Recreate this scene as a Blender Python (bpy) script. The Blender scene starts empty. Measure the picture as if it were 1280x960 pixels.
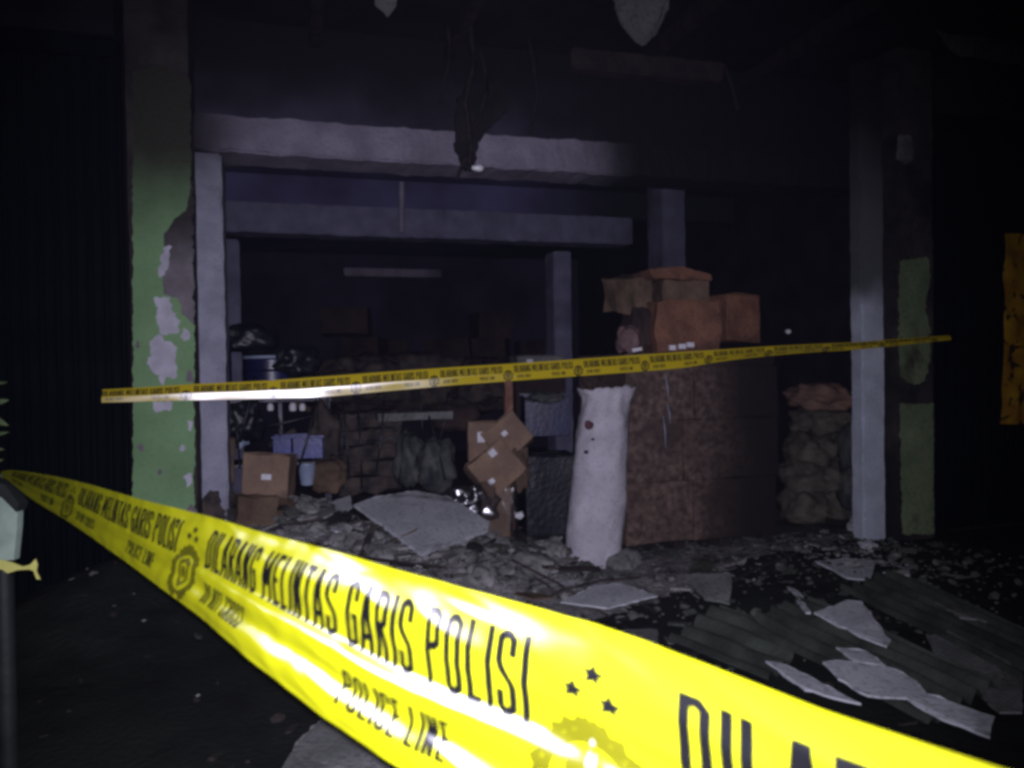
import bpy, bmesh, math, random
import numpy as np
from mathutils import Vector, Matrix, noise

random.seed(7)
SC = bpy.context.scene
COL = SC.collection
rad = math.radians

# ------------------------------------------------------------------ camera
F = 985.0                                   # focal length in photo pixels (1280 wide)
CAM = Vector((0.0, -4.98, 1.35))
ROT = (Matrix.Rotation(rad(-16), 3, 'Z') @ Matrix.Rotation(rad(90 - 0.87), 3, 'X')
       @ Matrix.Rotation(rad(-0.9), 3, 'Z'))
cam_d = bpy.data.cameras.new('camera')
cam_d.sensor_width = 36.0
cam_d.lens = 36.0 * F / 1280.0
cam_d.clip_start = 0.02
cam_d.clip_end = 300.0
cam_d.dof.use_dof = True
cam_d.dof.focus_distance = 4.2
cam_d.dof.aperture_fstop = 4.4
cam = bpy.data.objects.new('camera', cam_d)
cam.matrix_world = Matrix.Translation(CAM) @ ROT.to_4x4()
COL.objects.link(cam)
SC.camera = cam

# ------------------------------------------------------------------ night sky, moonlight, phone flash
world = bpy.data.worlds.new('World')
SC.world = world
world.use_nodes = True
wn = world.node_tree
bg = wn.nodes['Background']
sky = wn.nodes.new('ShaderNodeTexSky')
sky.sky_type = 'NISHITA'
sky.sun_disc = False
sky.sun_elevation = rad(2)
sky.sun_rotation = rad(200)
wn.links.new(sky.outputs[0], bg.inputs[0])
bg.inputs[1].default_value = 0.0012

sun_d = bpy.data.lights.new('moon', 'SUN')
sun_d.energy = 0.002
sun_d.angle = rad(0.5)
sun_d.color = (0.8, 0.85, 1.0)
sun = bpy.data.objects.new('moon', sun_d)
sun.rotation_euler = (rad(60), 0, rad(-160))
COL.objects.link(sun)

# the phone's own flash beside the lens lights the whole picture
fl_d = bpy.data.lights.new('phone_flash', 'SPOT')
fl_d.energy = 590.0
fl_d.color = (0.82, 0.79, 1.0)
fl_d.spot_size = rad(92)
fl_d.spot_blend = 1.0
fl_d.shadow_soft_size = 0.006
fl = bpy.data.objects.new('phone_flash', fl_d)
fl.matrix_world = (Matrix.Translation(CAM + ROT @ Vector((0.0, 0.011, 0.0)))
                   @ (ROT @ Matrix.Rotation(rad(3.5), 3, 'Y') @ Matrix.Rotation(rad(-7.0), 3, 'X')).to_4x4())
COL.objects.link(fl)

vs = SC.view_settings
vs.view_transform = 'Standard'
vs.look = 'None'
vs.exposure = 0.0
vs.gamma = 1.0
vs.use_curve_mapping = False
SC.render.engine = 'CYCLES'
SC.cycles.use_denoising = True
SC.cycles.max_bounces = 6
SC.cycles.use_adaptive_sampling = True
SC.cycles.adaptive_threshold = 0.02
SC.cycles.filter_width = 3.3                # a soft phone picture

# ------------------------------------------------------------------ helpers: pixels to places
def ray(px, py):
    return ROT @ Vector(((px - 640) / F, -(py - 480) / F, -1.0))

def at(px, py, z):                          # point at depth z along the view axis
    return CAM + ray(px, py) * z

def on_y(px, py, y):                        # point on a plane parallel to the shopfront
    d = ray(px, py)
    return CAM + d * ((y - CAM.y) / d.y)

def on_z(px, py, z):
    d = ray(px, py)
    return CAM + d * ((z - CAM.z) / d.z)

def depth(p):
    return (ROT.transposed() @ (p - CAM)).z * -1.0

def mound(x, y):                            # height of the rubble over the floor
    def g(cx, cy, r, h):
        return h * math.exp(-(((x - cx) / r) ** 2 + ((y - cy) / r) ** 2))
    h = g(-0.1, 0.75, 0.75, 0.46) + g(0.85, 0.35, 0.6, 0.12) + g(1.4, 0.1, 0.6, 0.15) + g(3.3, -0.6, 0.9, 0.10) + g(-1.0, -0.15, 0.5, 0.30) + g(0.45, -0.15, 0.45, 0.16)
    n = noise.noise(Vector((x * 2.1, y * 2.1, 3.0))) * 0.06 + noise.noise(Vector((x * 6.5, y * 6.5, 1.0))) * 0.025
    return h + n * min(1.0, 0.35 + h * 5)

def ground_hit(px, py, extra=0.0):
    d = ray(px, py)
    t = 1.5
    for _ in range(700):
        p = CAM + d * t
        if p.z <= mound(p.x, p.y) + extra:
            return p
        t += 0.015
    return p

# ------------------------------------------------------------------ helpers: objects
WL = {}

def wl(o):
    return WL[o.name] if o is not None else Vector((0, 0, 0))

def tag(o, label=None, cat=None, group=None, kind=None):
    if label: o['label'] = label
    if cat: o['category'] = cat
    if group: o['group'] = group
    if kind: o['kind'] = kind
    return o

def empty(name, loc, label, cat, group=None):
    o = bpy.data.objects.new(name, None)
    o.empty_display_size = 0.1
    o.location = loc
    COL.objects.link(o)
    WL[o.name] = Vector(loc)
    return tag(o, label, cat, group)

def obj(name, verts, faces, mat, parent=None, smooth=False, sharp=None):
    vs_ = [Vector(v) for v in verts]
    if parent is None:
        xs = [v.x for v in vs_]; ys = [v.y for v in vs_]; zs = [v.z for v in vs_]
        org = Vector(((min(xs) + max(xs)) / 2, (min(ys) + max(ys)) / 2, min(zs)))
    else:
        org = wl(parent)
    me = bpy.data.meshes.new(name)
    me.from_pydata([tuple(v - org) for v in vs_], [], [tuple(f) for f in faces])
    me.update()
    if mat: me.materials.append(mat)
    if smooth:
        me.polygons.foreach_set('use_smooth', [True] * len(me.polygons))
        if sharp:
            me.set_sharp_from_angle(angle=rad(sharp))
    o = bpy.data.objects.new(name, me)
    COL.objects.link(o)
    if parent is None:
        o.location = org
    else:
        o.parent = parent
    WL[o.name] = org
    return o

def dup(o, parent, shift):
    c = o.copy()
    COL.objects.link(c)
    c.parent = parent
    c.location = Vector(o.location) + Vector(shift)
    return c

def from_bm(bm):
    bm.verts.ensure_lookup_table()
    for i, v in enumerate(bm.verts): v.index = i
    vv = [v.co.copy() for v in bm.verts]
    ff = [[v.index for v in f.verts] for f in bm.faces]
    bm.free()
    return vv, ff

def boxvf(x0, x1, y0, y1, z0, z1, bevel=0.0, cuts=0, crumple=0.0, seed=0.0, segs=1):
    bm = bmesh.new()
    bmesh.ops.create_cube(bm, size=1.0)
    for v in bm.verts:
        v.co = Vector((x0 + (v.co.x + .5) * (x1 - x0), y0 + (v.co.y + .5) * (y1 - y0), z0 + (v.co.z + .5) * (z1 - z0)))
    if cuts:
        bmesh.ops.subdivide_edges(bm, edges=bm.edges[:], cuts=cuts, use_grid_fill=True)
    if bevel:
        es = [e for e in bm.edges if len(e.link_faces) == 2 and e.calc_face_angle(0) > 0.5]
        bmesh.ops.bevel(bm, geom=es, offset=bevel, segments=segs, affect='EDGES', profile=0.6)
    if crumple:
        s = Vector((seed * 3.7, seed * 1.3, seed))
        k = 1.6 / max(0.05, min(x1 - x0, z1 - z0))
        for v in bm.verts:
            v.co += noise.noise_vector(v.co * k + s) * crumple + noise.noise_vector(v.co * k * 3 + s) * crumple * .35
    return from_bm(bm)

def xf(vf, M):
    return [M @ Vector(v) for v in vf[0]], vf[1]

def join(*vfs):
    V, Fs = [], []
    for v, f in vfs:
        n = len(V)
        V += list(v)
        Fs += [[i + n for i in q] for q in f]
    return V, Fs

def tube(pts, r, n=8):
    pts = [Vector(p) for p in pts]
    V, Fs = [], []
    m = len(pts)
    rs = r if isinstance(r, (list, tuple)) else [r] * m
    for i, p in enumerate(pts):
        t = (pts[min(i + 1, m - 1)] - pts[max(i - 1, 0)]).normalized()
        a = t.cross(Vector((0, 0, 1)))
        if a.length < 1e-3: a = t.cross(Vector((0, 1, 0)))
        a.normalize()
        b = t.cross(a)
        for j in range(n):
            q = 2 * math.pi * j / n
            V.append(p + (a * math.cos(q) + b * math.sin(q)) * rs[i])
    for i in range(m - 1):
        for j in range(n):
            Fs.append((i * n + j, i * n + (j + 1) % n, (i + 1) * n + (j + 1) % n, (i + 1) * n + j))
    Fs.append(tuple(range(n))[::-1])
    Fs.append(tuple(range((m - 1) * n, m * n)))
    return V, Fs

def lathe(prof, n=28, M=None, wob=0.0, seed=0.0):
    V, Fs = [], []
    for r, z in prof:
        for j in range(n):
            q = 2 * math.pi * j / n
            rr = r
            if wob: rr += wob * noise.noise(Vector((math.cos(q) * 1.6 + seed, math.sin(q) * 1.6, z * 5 + seed))) + .5 * wob * noise.noise(Vector((math.cos(q) * 5 + seed, math.sin(q) * 5, z * 3)))
            V.append(Vector((rr * math.cos(q), rr * math.sin(q), z)))
    m = len(prof)
    for i in range(m - 1):
        for j in range(n):
            Fs.append((i * n + j, i * n + (j + 1) % n, (i + 1) * n + (j + 1) % n, (i + 1) * n + j))
    Fs.append(tuple(range(n))[::-1])
    Fs.append(tuple(range((m - 1) * n, m * n)))
    if M is not None: V = [M @ v for v in V]
    return V, Fs

def rough_outline(pts, step=0.03, amp=0.008, seed=0.0):
    """2-D or 3-D outline with broken, uneven edges"""
    out = []
    n = len(pts)
    for i in range(n):
        a, b = Vector(pts[i]), Vector(pts[(i + 1) % n])
        m = max(1, int((b - a).length / step))
        for j in range(m):
            p = a.lerp(b, j / m)
            if j or True:
                q = noise.noise_vector(Vector((p[0] * 23 + seed, p[1] * 23, (p[2] if len(p) > 2 else 0) * 23)))
                q = q + noise.noise_vector(Vector((p[0] * 71 + seed, p[1] * 71, (p[2] if len(p) > 2 else 0) * 71))) * .6
                p = p + (q.to_3d() if len(p) > 2 else q.to_2d()) * amp
            out.append(p)
    return out

def slab(outline, nrm, thick):
    """prism: top outline (3-D points) and a copy pushed back along nrm"""
    n = len(outline)
    top = [Vector(p) for p in outline]
    bot = [p - Vector(nrm) * thick for p in top]
    # orient so the top face points along nrm
    a = Vector((0, 0, 0))
    for i in range(n): a += top[i].cross(top[(i + 1) % n])
    idx = list(range(n))
    if a.dot(Vector(nrm)) < 0:
        top.reverse(); bot.reverse()
    Fs = [tuple(idx), tuple(n + i for i in reversed(idx))]
    for i in range(n):
        j = (i + 1) % n
        Fs.append((j, i, n + i, n + j))
    return top + bot, Fs

# ------------------------------------------------------------------ materials
def mat(name, c1, c2=None, scale=8.0, rough=0.8, bump=0.0, bscale=40.0, metal=0.0, soot=None, spec=0.3,
        coat=0.0, detail=6.0, grime=0.0, soot_fade=()):
    m = bpy.data.materials.new(name)
    m.use_nodes = True
    nt = m.node_tree
    N, L = nt.nodes, nt.links
    b = N['Principled BSDF']
    b.inputs['Roughness'].default_value = rough
    b.inputs['Metallic'].default_value = metal
    b.inputs['Specular IOR Level'].default_value = spec
    b.inputs['Coat Weight'].default_value = coat
    tc = N.new('ShaderNodeTexCoord')
    src = tc.outputs['Object']
    def nz(s, d=detail, w=0.0):
        t = N.new('ShaderNodeTexNoise')
        t.inputs['Scale'].default_value = s
        t.inputs['Detail'].default_value = d
        t.inputs['Distortion'].default_value = w
        L.new(src, t.inputs['Vector'])
        return t
    def ramp(inp, p0, p1, a=(0, 0, 0, 1), c=(1, 1, 1, 1)):
        r = N.new('ShaderNodeValToRGB')
        r.color_ramp.elements[0].position = p0; r.color_ramp.elements[0].color = a
        r.color_ramp.elements[1].position = p1; r.color_ramp.elements[1].color = c
        L.new(inp, r.inputs[0])
        return r
    c2 = c2 or tuple(x * 0.6 for x in c1)
    t = nz(scale)
    r = ramp(t.outputs['Fac'], 0.35, 0.68, (*c2, 1), (*c1, 1))
    out = r.outputs[0]
    def mixin(out, fac, col):
        mx = N.new('ShaderNodeMix')
        mx.data_type = 'RGBA'
        L.new(fac, mx.inputs[0])
        L.new(out, mx.inputs[6])
        mx.inputs[7].default_value = (*col, 1)
        return mx.outputs[2]
    if soot is not None:                     # burnt, sooty blotches: (colour, low, high, scale)
        sc_, lo, hi, col = soot
        t2 = nz(sc_, 5.0, 0.6)
        out = mixin(out, ramp(t2.outputs['Fac'], lo, hi).outputs[0], col)
    if grime:
        t3 = nz(scale * 9, 3.0)
        out = mixin(out, ramp(t3.outputs['Fac'], 0.55, 0.62, (0, 0, 0, 1), (grime, grime, grime, 1)).outputs[0], tuple(x * .25 for x in c1))
    for ax, lo, hi, amp, col in soot_fade:       # soot and flash falloff painted along an axis with a ragged front
        sp = N.new('ShaderNodeSeparateXYZ'); L.new(src, sp.inputs[0])
        t4 = nz(2.3, 5.0, 0.4)
        ma = N.new('ShaderNodeMath'); ma.operation = 'MULTIPLY_ADD'
        L.new(t4.outputs['Fac'], ma.inputs[0]); ma.inputs[1].default_value = amp
        L.new(sp.outputs[ax], ma.inputs[2])
        mr = N.new('ShaderNodeMapRange'); mr.interpolation_type = 'SMOOTHSTEP'
        mr.inputs['From Min'].default_value = lo + amp * .5; mr.inputs['From Max'].default_value = hi + amp * .5
        L.new(ma.outputs[0], mr.inputs['Value'])
        out = mixin(out, mr.outputs[0], col)
    L.new(out, b.inputs['Base Color'])
    if bump:
        tb = nz(bscale, 6.0)
        bp = N.new('ShaderNodeBump')
        bp.inputs['Strength'].default_value = bump
        bp.inputs['Distance'].default_value = 0.02
        L.new(tb.outputs['Fac'], bp.inputs['Height'])
        L.new(bp.outputs[0], b.inputs['Normal'])
    return m

SOOT = (0.012, 0.011, 0.012)
BEAM_R = (on_y(690, 200, .26).x - 2.0, on_y(800, 200, .26).x - 2.0)      # where the beam is painted fading to black, in the building's own x
BEAM_L = (on_y(240, 170, .26).x - 2.0, on_y(310, 170, .26).x - 2.0)  # where its left end is painted darker
M_ground = mat('wet_black_ground', (0.013, 0.016, 0.012), (0.005, 0.006, 0.005), 3.0, 0.75, 0.6, 30, soot=(1.2, .5, .65, (0.012, 0.014, 0.011)))
M_floor = mat('dirty_concrete_floor', (0.10, 0.10, 0.10), (0.03, 0.03, 0.03), 4.0, 0.85, 0.5, 30)
M_rubble = mat('rubble_dust', (0.36, 0.345, 0.34), (0.13, 0.125, 0.115), 7.0, 0.95, 1.0, 28, soot=(1.9, .52, .66, (0.05, 0.052, 0.04)), grime=.6)
M_rubble_pc = mat('rubble_pieces', (0.32, 0.31, 0.30), (0.12, 0.12, 0.11), 6.0, 0.95, 0.6, 40, soot=(2.2, .46, .6, (0.04, 0.045, 0.035)))
M_white = mat('sooty_white_plaster', (0.33, 0.335, 0.40), (0.23, 0.23, 0.28), 6.0, 0.9, 0.5, 60, soot=(1.1, .57, .75, (0.10, 0.09, 0.11)), grime=.15, soot_fade=((2, 2.3, 3.0, .5, (0.05, 0.045, 0.055)),))  # top darkened in the colour to stand for flash falloff
M_white_r = mat('soot_streaked_white_plaster', (0.58, 0.62, 0.70), (0.46, 0.49, 0.56), 6.0, 0.9, 0.5, 60, grime=.15, soot_fade=((2, 1.7, 2.1, .5, (0.11, 0.115, 0.12)), (2, 2.5, 3.3, .5, (0.02, 0.02, 0.02))))  # soot on the upper part, flash falloff painted over the top
M_beam = mat('scorched_concrete_beam', (0.25, 0.225, 0.28), (0.17, 0.15, 0.19), 5.0, 0.9, 0.6, 45, soot=(0.8, .58, .74, (0.12, 0.10, 0.12)), grime=.15, soot_fade=((0, BEAM_R[0], BEAM_R[1], .5, (0.006, 0.0055, 0.006)), (0, BEAM_L[1], BEAM_L[0], .25, (0.03, 0.026, 0.03))))  # both ends darkened in the colour: soot and flash falloff
M_grey_dk = mat('sooty_brown_render', (0.060, 0.052, 0.045), (0.022, 0.019, 0.018), 5.0, 0.95, 0.8, 35, soot=(1.3, .5, .62, (0.016, 0.014, 0.013)))
M_white2 = mat('dimmed_white_plaster', (0.17, 0.165, 0.235), (0.12, 0.115, 0.165), 6.0, 0.9, 0.35, 60, soot=(1.1, .55, .72, (0.06, 0.056, 0.08)), soot_fade=((0, BEAM_R[0] + 1.0, BEAM_R[1] + 2.6, .6, (0.02, 0.019, 0.024)),))  # darker copy of the white plaster, flash falloff put into its colour
M_grey = mat('bare_grey_render', (0.21, 0.19, 0.205), (0.13, 0.115, 0.12), 7.0, 0.95, 0.8, 35, soot=(2.3, .55, .68, (0.07, 0.06, 0.06)), soot_fade=((2, 1.9, 2.3, .4, (0.035, 0.03, 0.028)),))  # same painted dimming towards the top
M_green = mat('faded_green_paint', (0.18, 0.315, 0.145), (0.14, 0.25, 0.112), 4.0, 0.75, 0.3, 50, grime=.1, soot_fade=((2, 2.15, 2.75, .45, (0.030, 0.030, 0.018)),))  # upper part dimmed in the colour, soot together with flash falloff
M_green_dk = mat('dull_green_paint', (0.20, 0.255, 0.13), (0.13, 0.175, 0.09), 5.0, 0.85, 0.4, 50, soot=(2.6, .55, .66, (0.05, 0.045, 0.03)), grime=.4)
M_paper = mat('torn_poster_paper', (0.50, 0.49, 0.55), (0.36, 0.35, 0.40), 9.0, 0.9, 0.4, 30)
M_soot = mat('burnt_black', (0.020, 0.018, 0.020), (0.006, 0.006, 0.007), 3.0, 0.9, 0.6, 20)
M_upper = mat('veiled_upper_wall', (0.075, 0.068, 0.105), (0.03, 0.027, 0.042), 1.6, 0.95, 0.4, 30, soot_fade=((0, -.6, .7, .8, (0.007, 0.007, 0.008)), (2, 2.9, 3.6, .5, (0.010, 0.009, 0.011))))  # violet veil and fading to the right and upward put into the colour
M_wall = mat('veiled_inner_wall', (0.11, 0.10, 0.20), (0.05, 0.045, 0.09), 1.2, 0.95, 0.4, 25, soot_fade=((0, .2, 1.6, .8, (0.012, 0.012, 0.014)),))  # violet veil of the interior put into the wall colour
M_wall_dk = mat('dark_back_wall', (0.05, 0.045, 0.075), (0.02, 0.018, 0.03), 1.2, 0.95, 0.4, 25)  # darker copy of the inner wall colour
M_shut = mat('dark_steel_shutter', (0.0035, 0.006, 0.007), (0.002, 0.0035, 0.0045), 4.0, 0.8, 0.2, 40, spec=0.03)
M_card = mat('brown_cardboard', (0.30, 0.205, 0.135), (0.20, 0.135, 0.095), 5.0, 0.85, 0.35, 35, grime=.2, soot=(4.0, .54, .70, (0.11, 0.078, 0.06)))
M_card_dk = mat('damp_brown_cardboard', (0.17, 0.115, 0.075), (0.09, 0.06, 0.04), 5.0, 0.9, 0.4, 30, grime=.3)
M_card_or = mat('orange_brown_cardboard', (0.24, 0.115, 0.068), (0.14, 0.066, 0.04), 6.0, 0.85, 0.6, 40, grime=.4, soot=(3.0, .50, .68, (0.075, 0.042, 0.03)))
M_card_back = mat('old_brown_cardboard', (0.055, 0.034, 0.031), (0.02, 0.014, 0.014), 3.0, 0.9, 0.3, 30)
M_label = mat('white_paper_label', (0.75, 0.74, 0.78), (0.62, 0.62, 0.66), 20, 0.6)
M_sack = mat('white_woven_sack', (0.56, 0.53, 0.57), (0.43, 0.41, 0.45), 5.0, 0.75, 0.5, 90, soot=(2.6, .56, .72, (0.26, 0.24, 0.26)), grime=.2)
M_bag = mat('tan_woven_sack', (0.165, 0.145, 0.11), (0.07, 0.064, 0.05), 9.0, 0.85, 0.9, 60, grime=.5)
M_blue = mat('blue_plastic', (0.035, 0.045, 0.26), (0.022, 0.03, 0.15), 5.0, 0.4, 0.1, 30, spec=.5)
M_blue_dk = mat('dark_blue_plastic', (0.014, 0.018, 0.085), (0.008, 0.01, 0.04), 5.0, 0.35, 0.1, 30, spec=.5)
M_pale = mat('pale_blue_plastic', (0.35, 0.42, 0.55), (0.25, 0.3, 0.42), 6.0, 0.5, spec=.5)
M_black = mat('black_plastic', (0.014, 0.015, 0.022), (0.008, 0.008, 0.012), 6.0, 0.4, 0.3, 25, spec=.5)
M_steel = mat('scratched_grey_steel', (0.085, 0.083, 0.095), (0.03, 0.03, 0.036), 9.0, 0.45, 0.2, 60, metal=0.7)
M_wood = mat('reddish_timber', (0.30, 0.15, 0.10), (0.18, 0.085, 0.06), 12.0, 0.8, 0.3, 50)
M_wood_dk = mat('charred_timber', (0.032, 0.024, 0.021), (0.015, 0.012, 0.011), 8.0, 0.9, 0.6, 40)
M_panel = mat('broken_white_ceiling_board', (0.52, 0.53, 0.55), (0.38, 0.39, 0.41), 4.0, 0.9, 0.25, 50, soot=(2.5, .60, .72, (0.12, 0.12, 0.11)), grime=.4)
M_panel_dk = mat('dirty_ceiling_board', (0.21, 0.21, 0.205), (0.10, 0.105, 0.095), 4.0, 0.9, 0.35, 50, grime=.5)
M_crumb = mat('dull_crumbs', (0.11, 0.115, 0.10), (0.03, 0.034, 0.028), 3.0, 0.9, 0.5, 50)
M_zinc = mat('blackened_zinc_sheet', (0.060, 0.070, 0.056), (0.022, 0.027, 0.021), 5.0, 0.7, 0.3, 40, metal=0.1)
M_leaf = mat('dusty_green_leaf', (0.10, 0.14, 0.06), (0.05, 0.075, 0.03), 9.0, 0.6)
M_post = mat('pale_green_painted_metal', (0.32, 0.40, 0.32), (0.20, 0.26, 0.20), 9.0, 0.5, 0.1, 40, spec=.5)
M_post_dk = mat('dark_post_paint', (0.016, 0.020, 0.017), (0.008, 0.010, 0.009), 9.0, 0.6, 0.1, 40)
M_cable = mat('burnt_cable', (0.025, 0.020, 0.018), (0.010, 0.008, 0.008), 20.0, 0.8)
M_lamp = mat('white_lamp_glass', (0.8, 0.8, 0.82), (0.7, 0.7, 0.72), 9.0, 0.3, spec=.5)
M_bagp = mat('murky_plastic_bag', (0.10, 0.105, 0.095), (0.03, 0.034, 0.038), 7.0, 0.6, 0.6, 25, spec=.3)
M_goods = mat('dusty_bundled_goods', (0.09, 0.068, 0.055), (0.02, 0.018, 0.02), 9.0, 0.8, 0.6, 25)
M_orange = mat('yellow_orange_plastic_banner', (0.60, 0.36, 0.012), (0.36, 0.15, 0.015), 5.0, 0.5, 0.3, 20, soot=(7.0, .56, .60, (0.05, 0.03, 0.01)))

def wrap_mat(name, rough, fac, bump, sc):
    m = bpy.data.materials.new(name)
    m.use_nodes = True
    N, L = m.node_tree.nodes, m.node_tree.links
    N.remove(N['Principled BSDF'])
    tr = N.new('ShaderNodeBsdfTransparent'); tr.inputs[0].default_value = (0.93, 0.93, 0.95, 1)
    gl = N.new('ShaderNodeBsdfGlossy'); gl.inputs['Roughness'].default_value = rough
    mx = N.new('ShaderNodeMixShader'); mx.inputs[0].default_value = fac
    tc = N.new('ShaderNodeTexCoord')
    mp = N.new('ShaderNodeMapping'); mp.inputs['Scale'].default_value = (1, 1, 0.35)
    nz = N.new('ShaderNodeTexNoise'); nz.inputs['Scale'].default_value = sc; nz.inputs['Detail'].default_value = 3
    bp = N.new('ShaderNodeBump'); bp.inputs['Strength'].default_value = bump; bp.inputs['Distance'].default_value = 0.02
    L.new(tc.outputs['Object'], mp.inputs[0]); L.new(mp.outputs[0], nz.inputs['Vector'])
    L.new(nz.outputs['Fac'], bp.inputs['Height']); L.new(bp.outputs[0], gl.inputs['Normal'])
    L.new(tr.outputs[0], mx.inputs[1]); L.new(gl.outputs[0], mx.inputs[2])
    L.new(mx.outputs[0], N['Material Output'].inputs['Surface'])
    return m
M_wrap = wrap_mat('clear_stretch_film', 0.22, 0.12, 0.7, 14)
M_wrap_big = wrap_mat('loose_clear_film', 0.26, 0.30, 0.25, 6)
M_wrap_dull = wrap_mat('dusty_stretch_film', 0.42, 0.018, 0.35, 9)

def tape_mat(name, col, alpha=0.52, aniso=0.68, gloss=0.10):
    """dull coloured plastic under a sheen that finely crinkled film smears along its length"""
    m = bpy.data.materials.new(name)
    m.use_nodes = True
    N, L = m.node_tree.nodes, m.node_tree.links
    b = N['Principled BSDF']
    b.inputs['Base Color'].default_value = (*col, 1)
    b.inputs['Roughness'].default_value = 0.6
    b.inputs['Specular IOR Level'].default_value = 0.1
    g = N.new('ShaderNodeBsdfAnisotropic')
    g.distribution = 'BECKMANN'
    g.inputs['Color'].default_value = (gloss, gloss, gloss, 1)
    g.inputs['Roughness'].default_value = alpha
    g.inputs['Anisotropy'].default_value = aniso
    g.inputs['Rotation'].default_value = 0.25
    tg = N.new('ShaderNodeTangent'); tg.direction_type = 'UV_MAP'; tg.uv_map = 'along'
    L.new(tg.outputs[0], g.inputs['Tangent'])
    ad = N.new('ShaderNodeAddShader')
    L.new(b.outputs[0], ad.inputs[0]); L.new(g.outputs[0], ad.inputs[1])
    L.new(ad.outputs[0], N['Material Output'].inputs['Surface'])
    return m
M_tape = tape_mat('yellow_plastic_tape', (0.20, 0.207, 0.0018), 0.55, 0.62, 0.085)
M_ink = tape_mat('black_tape_ink', (0.0015, 0.0015, 0.002), 0.55, 0.62, 0.026)
M_ink2 = tape_mat('faded_olive_tape_ink', (0.050, 0.050, 0.0008), 0.55, 0.62, 0.06)
M_tape_far = tape_mat('yellow_plastic_tape_taut', (0.50, 0.385, 0.010), 0.29, 0.25, 0.12)
M_ink_far = tape_mat('black_tape_ink_taut', (0.012, 0.012, 0.012), 0.29, 0.25, 0.10)

# ------------------------------------------------------------------ ground and floor
gx = np.linspace(-40, 40, 9)
obj('ground', [(-60, -40, 0), (60, -40, 0), (60, 60, 0), (-60, 60, 0)], [(0, 1, 2, 3)], M_ground)['kind'] = 'structure'
fl_o = obj('shop_floor', *boxvf(-1.1, 6.4, 0.3, 8.6, -0.2, 0.02), M_floor)
fl_o['kind'] = 'structure'

# rubble sheet: a heap of dust and broken bits lying over floor and forecourt
def rubble_sheet():
    xs = np.arange(-1.6, 5.2, 0.045)
    ys = np.arange(-2.9, 2.3, 0.045)
    V, Fs, idx = [], [], {}
    for j, y in enumerate(ys):
        for i, x in enumerate(xs):
            h = mound(x, y)
            h += noise.noise(Vector((x * 17, y * 17, 0))) * 0.012
            idx[i, j] = len(V)
            V.append((x, y, h - 0.012))
    for j in range(len(ys) - 1):
        for i in range(len(xs) - 1):
            q = (idx[i, j], idx[i + 1, j], idx[i + 1, j + 1], idx[i, j + 1])
            Fs.append(q)
    return V, Fs
V, Fs = rubble_sheet()
dusty, ashy = [], []
for q in Fs:
    c = (Vector(V[q[0]]) + Vector(V[q[2]])) / 2
    edge = noise.noise(Vector((c.x * 1.5, c.y * 1.5, 8))) * .45 + noise.noise(Vector((c.x * 5, c.y * 5, 2))) * .25
    (dusty if c.y + edge > -.62 + .55 * abs(c.x - 1.3) * (1.3 if c.x < 1.3 else .8) - .5 else ashy).append(q)
tag(obj('rubble_dust', V, dusty, M_rubble, smooth=True), 'grey heap of rubble dust spilling out of the shop onto the forecourt', 'rubble', kind='stuff')
tag(obj('ash_layer', V, ashy, M_ground, smooth=True), 'black wet ash covering the forecourt around the rubble', 'ash', kind='stuff')

def chunk_vf(s, seed, flat=0.6):
    bm = bmesh.new()
    bmesh.ops.create_icosphere(bm, subdivisions=1, radius=1.0)
    rnd = random.Random(seed)
    for v in bm.verts:
        v.co *= rnd.uniform(0.6, 1.15)
        v.co = Vector((v.co.x * s * rnd.uniform(.9, 1.1), v.co.y * s, v.co.z * s * flat))
    return from_bm(bm)

def scatter(n, xr, yr, sr, seed, dens):
    rnd = random.Random(seed)
    parts = []
    while n > 0:
        x, y = rnd.uniform(*xr), rnd.uniform(*yr)
        if rnd.random() > dens(x, y): continue
        n -= 1
        s = sr[0] * (sr[1] / sr[0]) ** (rnd.random() ** 2.2)
        M = Matrix.Translation((x, y, mound(x, y) + s * .2)) @ Matrix.Rotation(rnd.uniform(0, 6.3), 4, 'Z') @ Matrix.Rotation(rnd.uniform(-.6, .6), 4, 'X')
        if rnd.random() < .35:
            vf = boxvf(-s * 1.3, s * 1.3, -s * .5, s * .5, -s * .14, s * .14)
        else:
            vf = chunk_vf(s, rnd.random())
        parts.append(xf(vf, M))
    return join(*parts)
dens = lambda x, y: (min(1, .02 + max(0, mound(x, y)) * 5) if y > -.9 else .015) * (1 if x > -.45 else .04)
V, Fs = scatter(2200, (-1.2, 4.9), (-1.6, 2.2), (0.008, 0.05), 3, dens)
tag(obj('rubble_bits', V, Fs, M_rubble_pc), 'small broken bits of plaster and brick strewn over the rubble', 'rubble', kind='stuff')
V, Fs = scatter(560, (-0.45, 2.1), (-0.75, 1.0), (0.025, 0.085), 11, lambda x, y: min(1, max(0, mound(x, y)) * 6) if not (.2 < x < 1.2 and .15 < y < 1.3) else .06)
tag(obj('rubble_lumps', V, Fs, M_rubble_pc), 'fist-sized broken plaster and brick heaped in front of the opening', 'rubble', kind='stuff')
V, Fs = scatter(420, (-1.2, 4.9), (-2.6, 2.2), (0.01, 0.045), 5, lambda x, y: .5)
tag(obj('charred_bits', V, Fs, M_wood_dk), 'charred black splinters scattered over the ground', 'debris', kind='stuff')

V, Fs = scatter(900, (1.7, 4.7), (-1.9, .5), (0.008, 0.045), 17, lambda x, y: .9 if y > -.5 else .55)
tag(obj('plaster_crumbs', V, Fs, M_crumb), 'dull plaster crumbs and splinters strewn around the fallen sheets at right', 'rubble', kind='stuff')

# ------------------------------------------------------------------ the shop building
shop = empty('shophouse', (2.0, 0.3, 0.0), 'burnt-out shophouse with green pillars and an open soot-blackened front', 'building')

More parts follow.
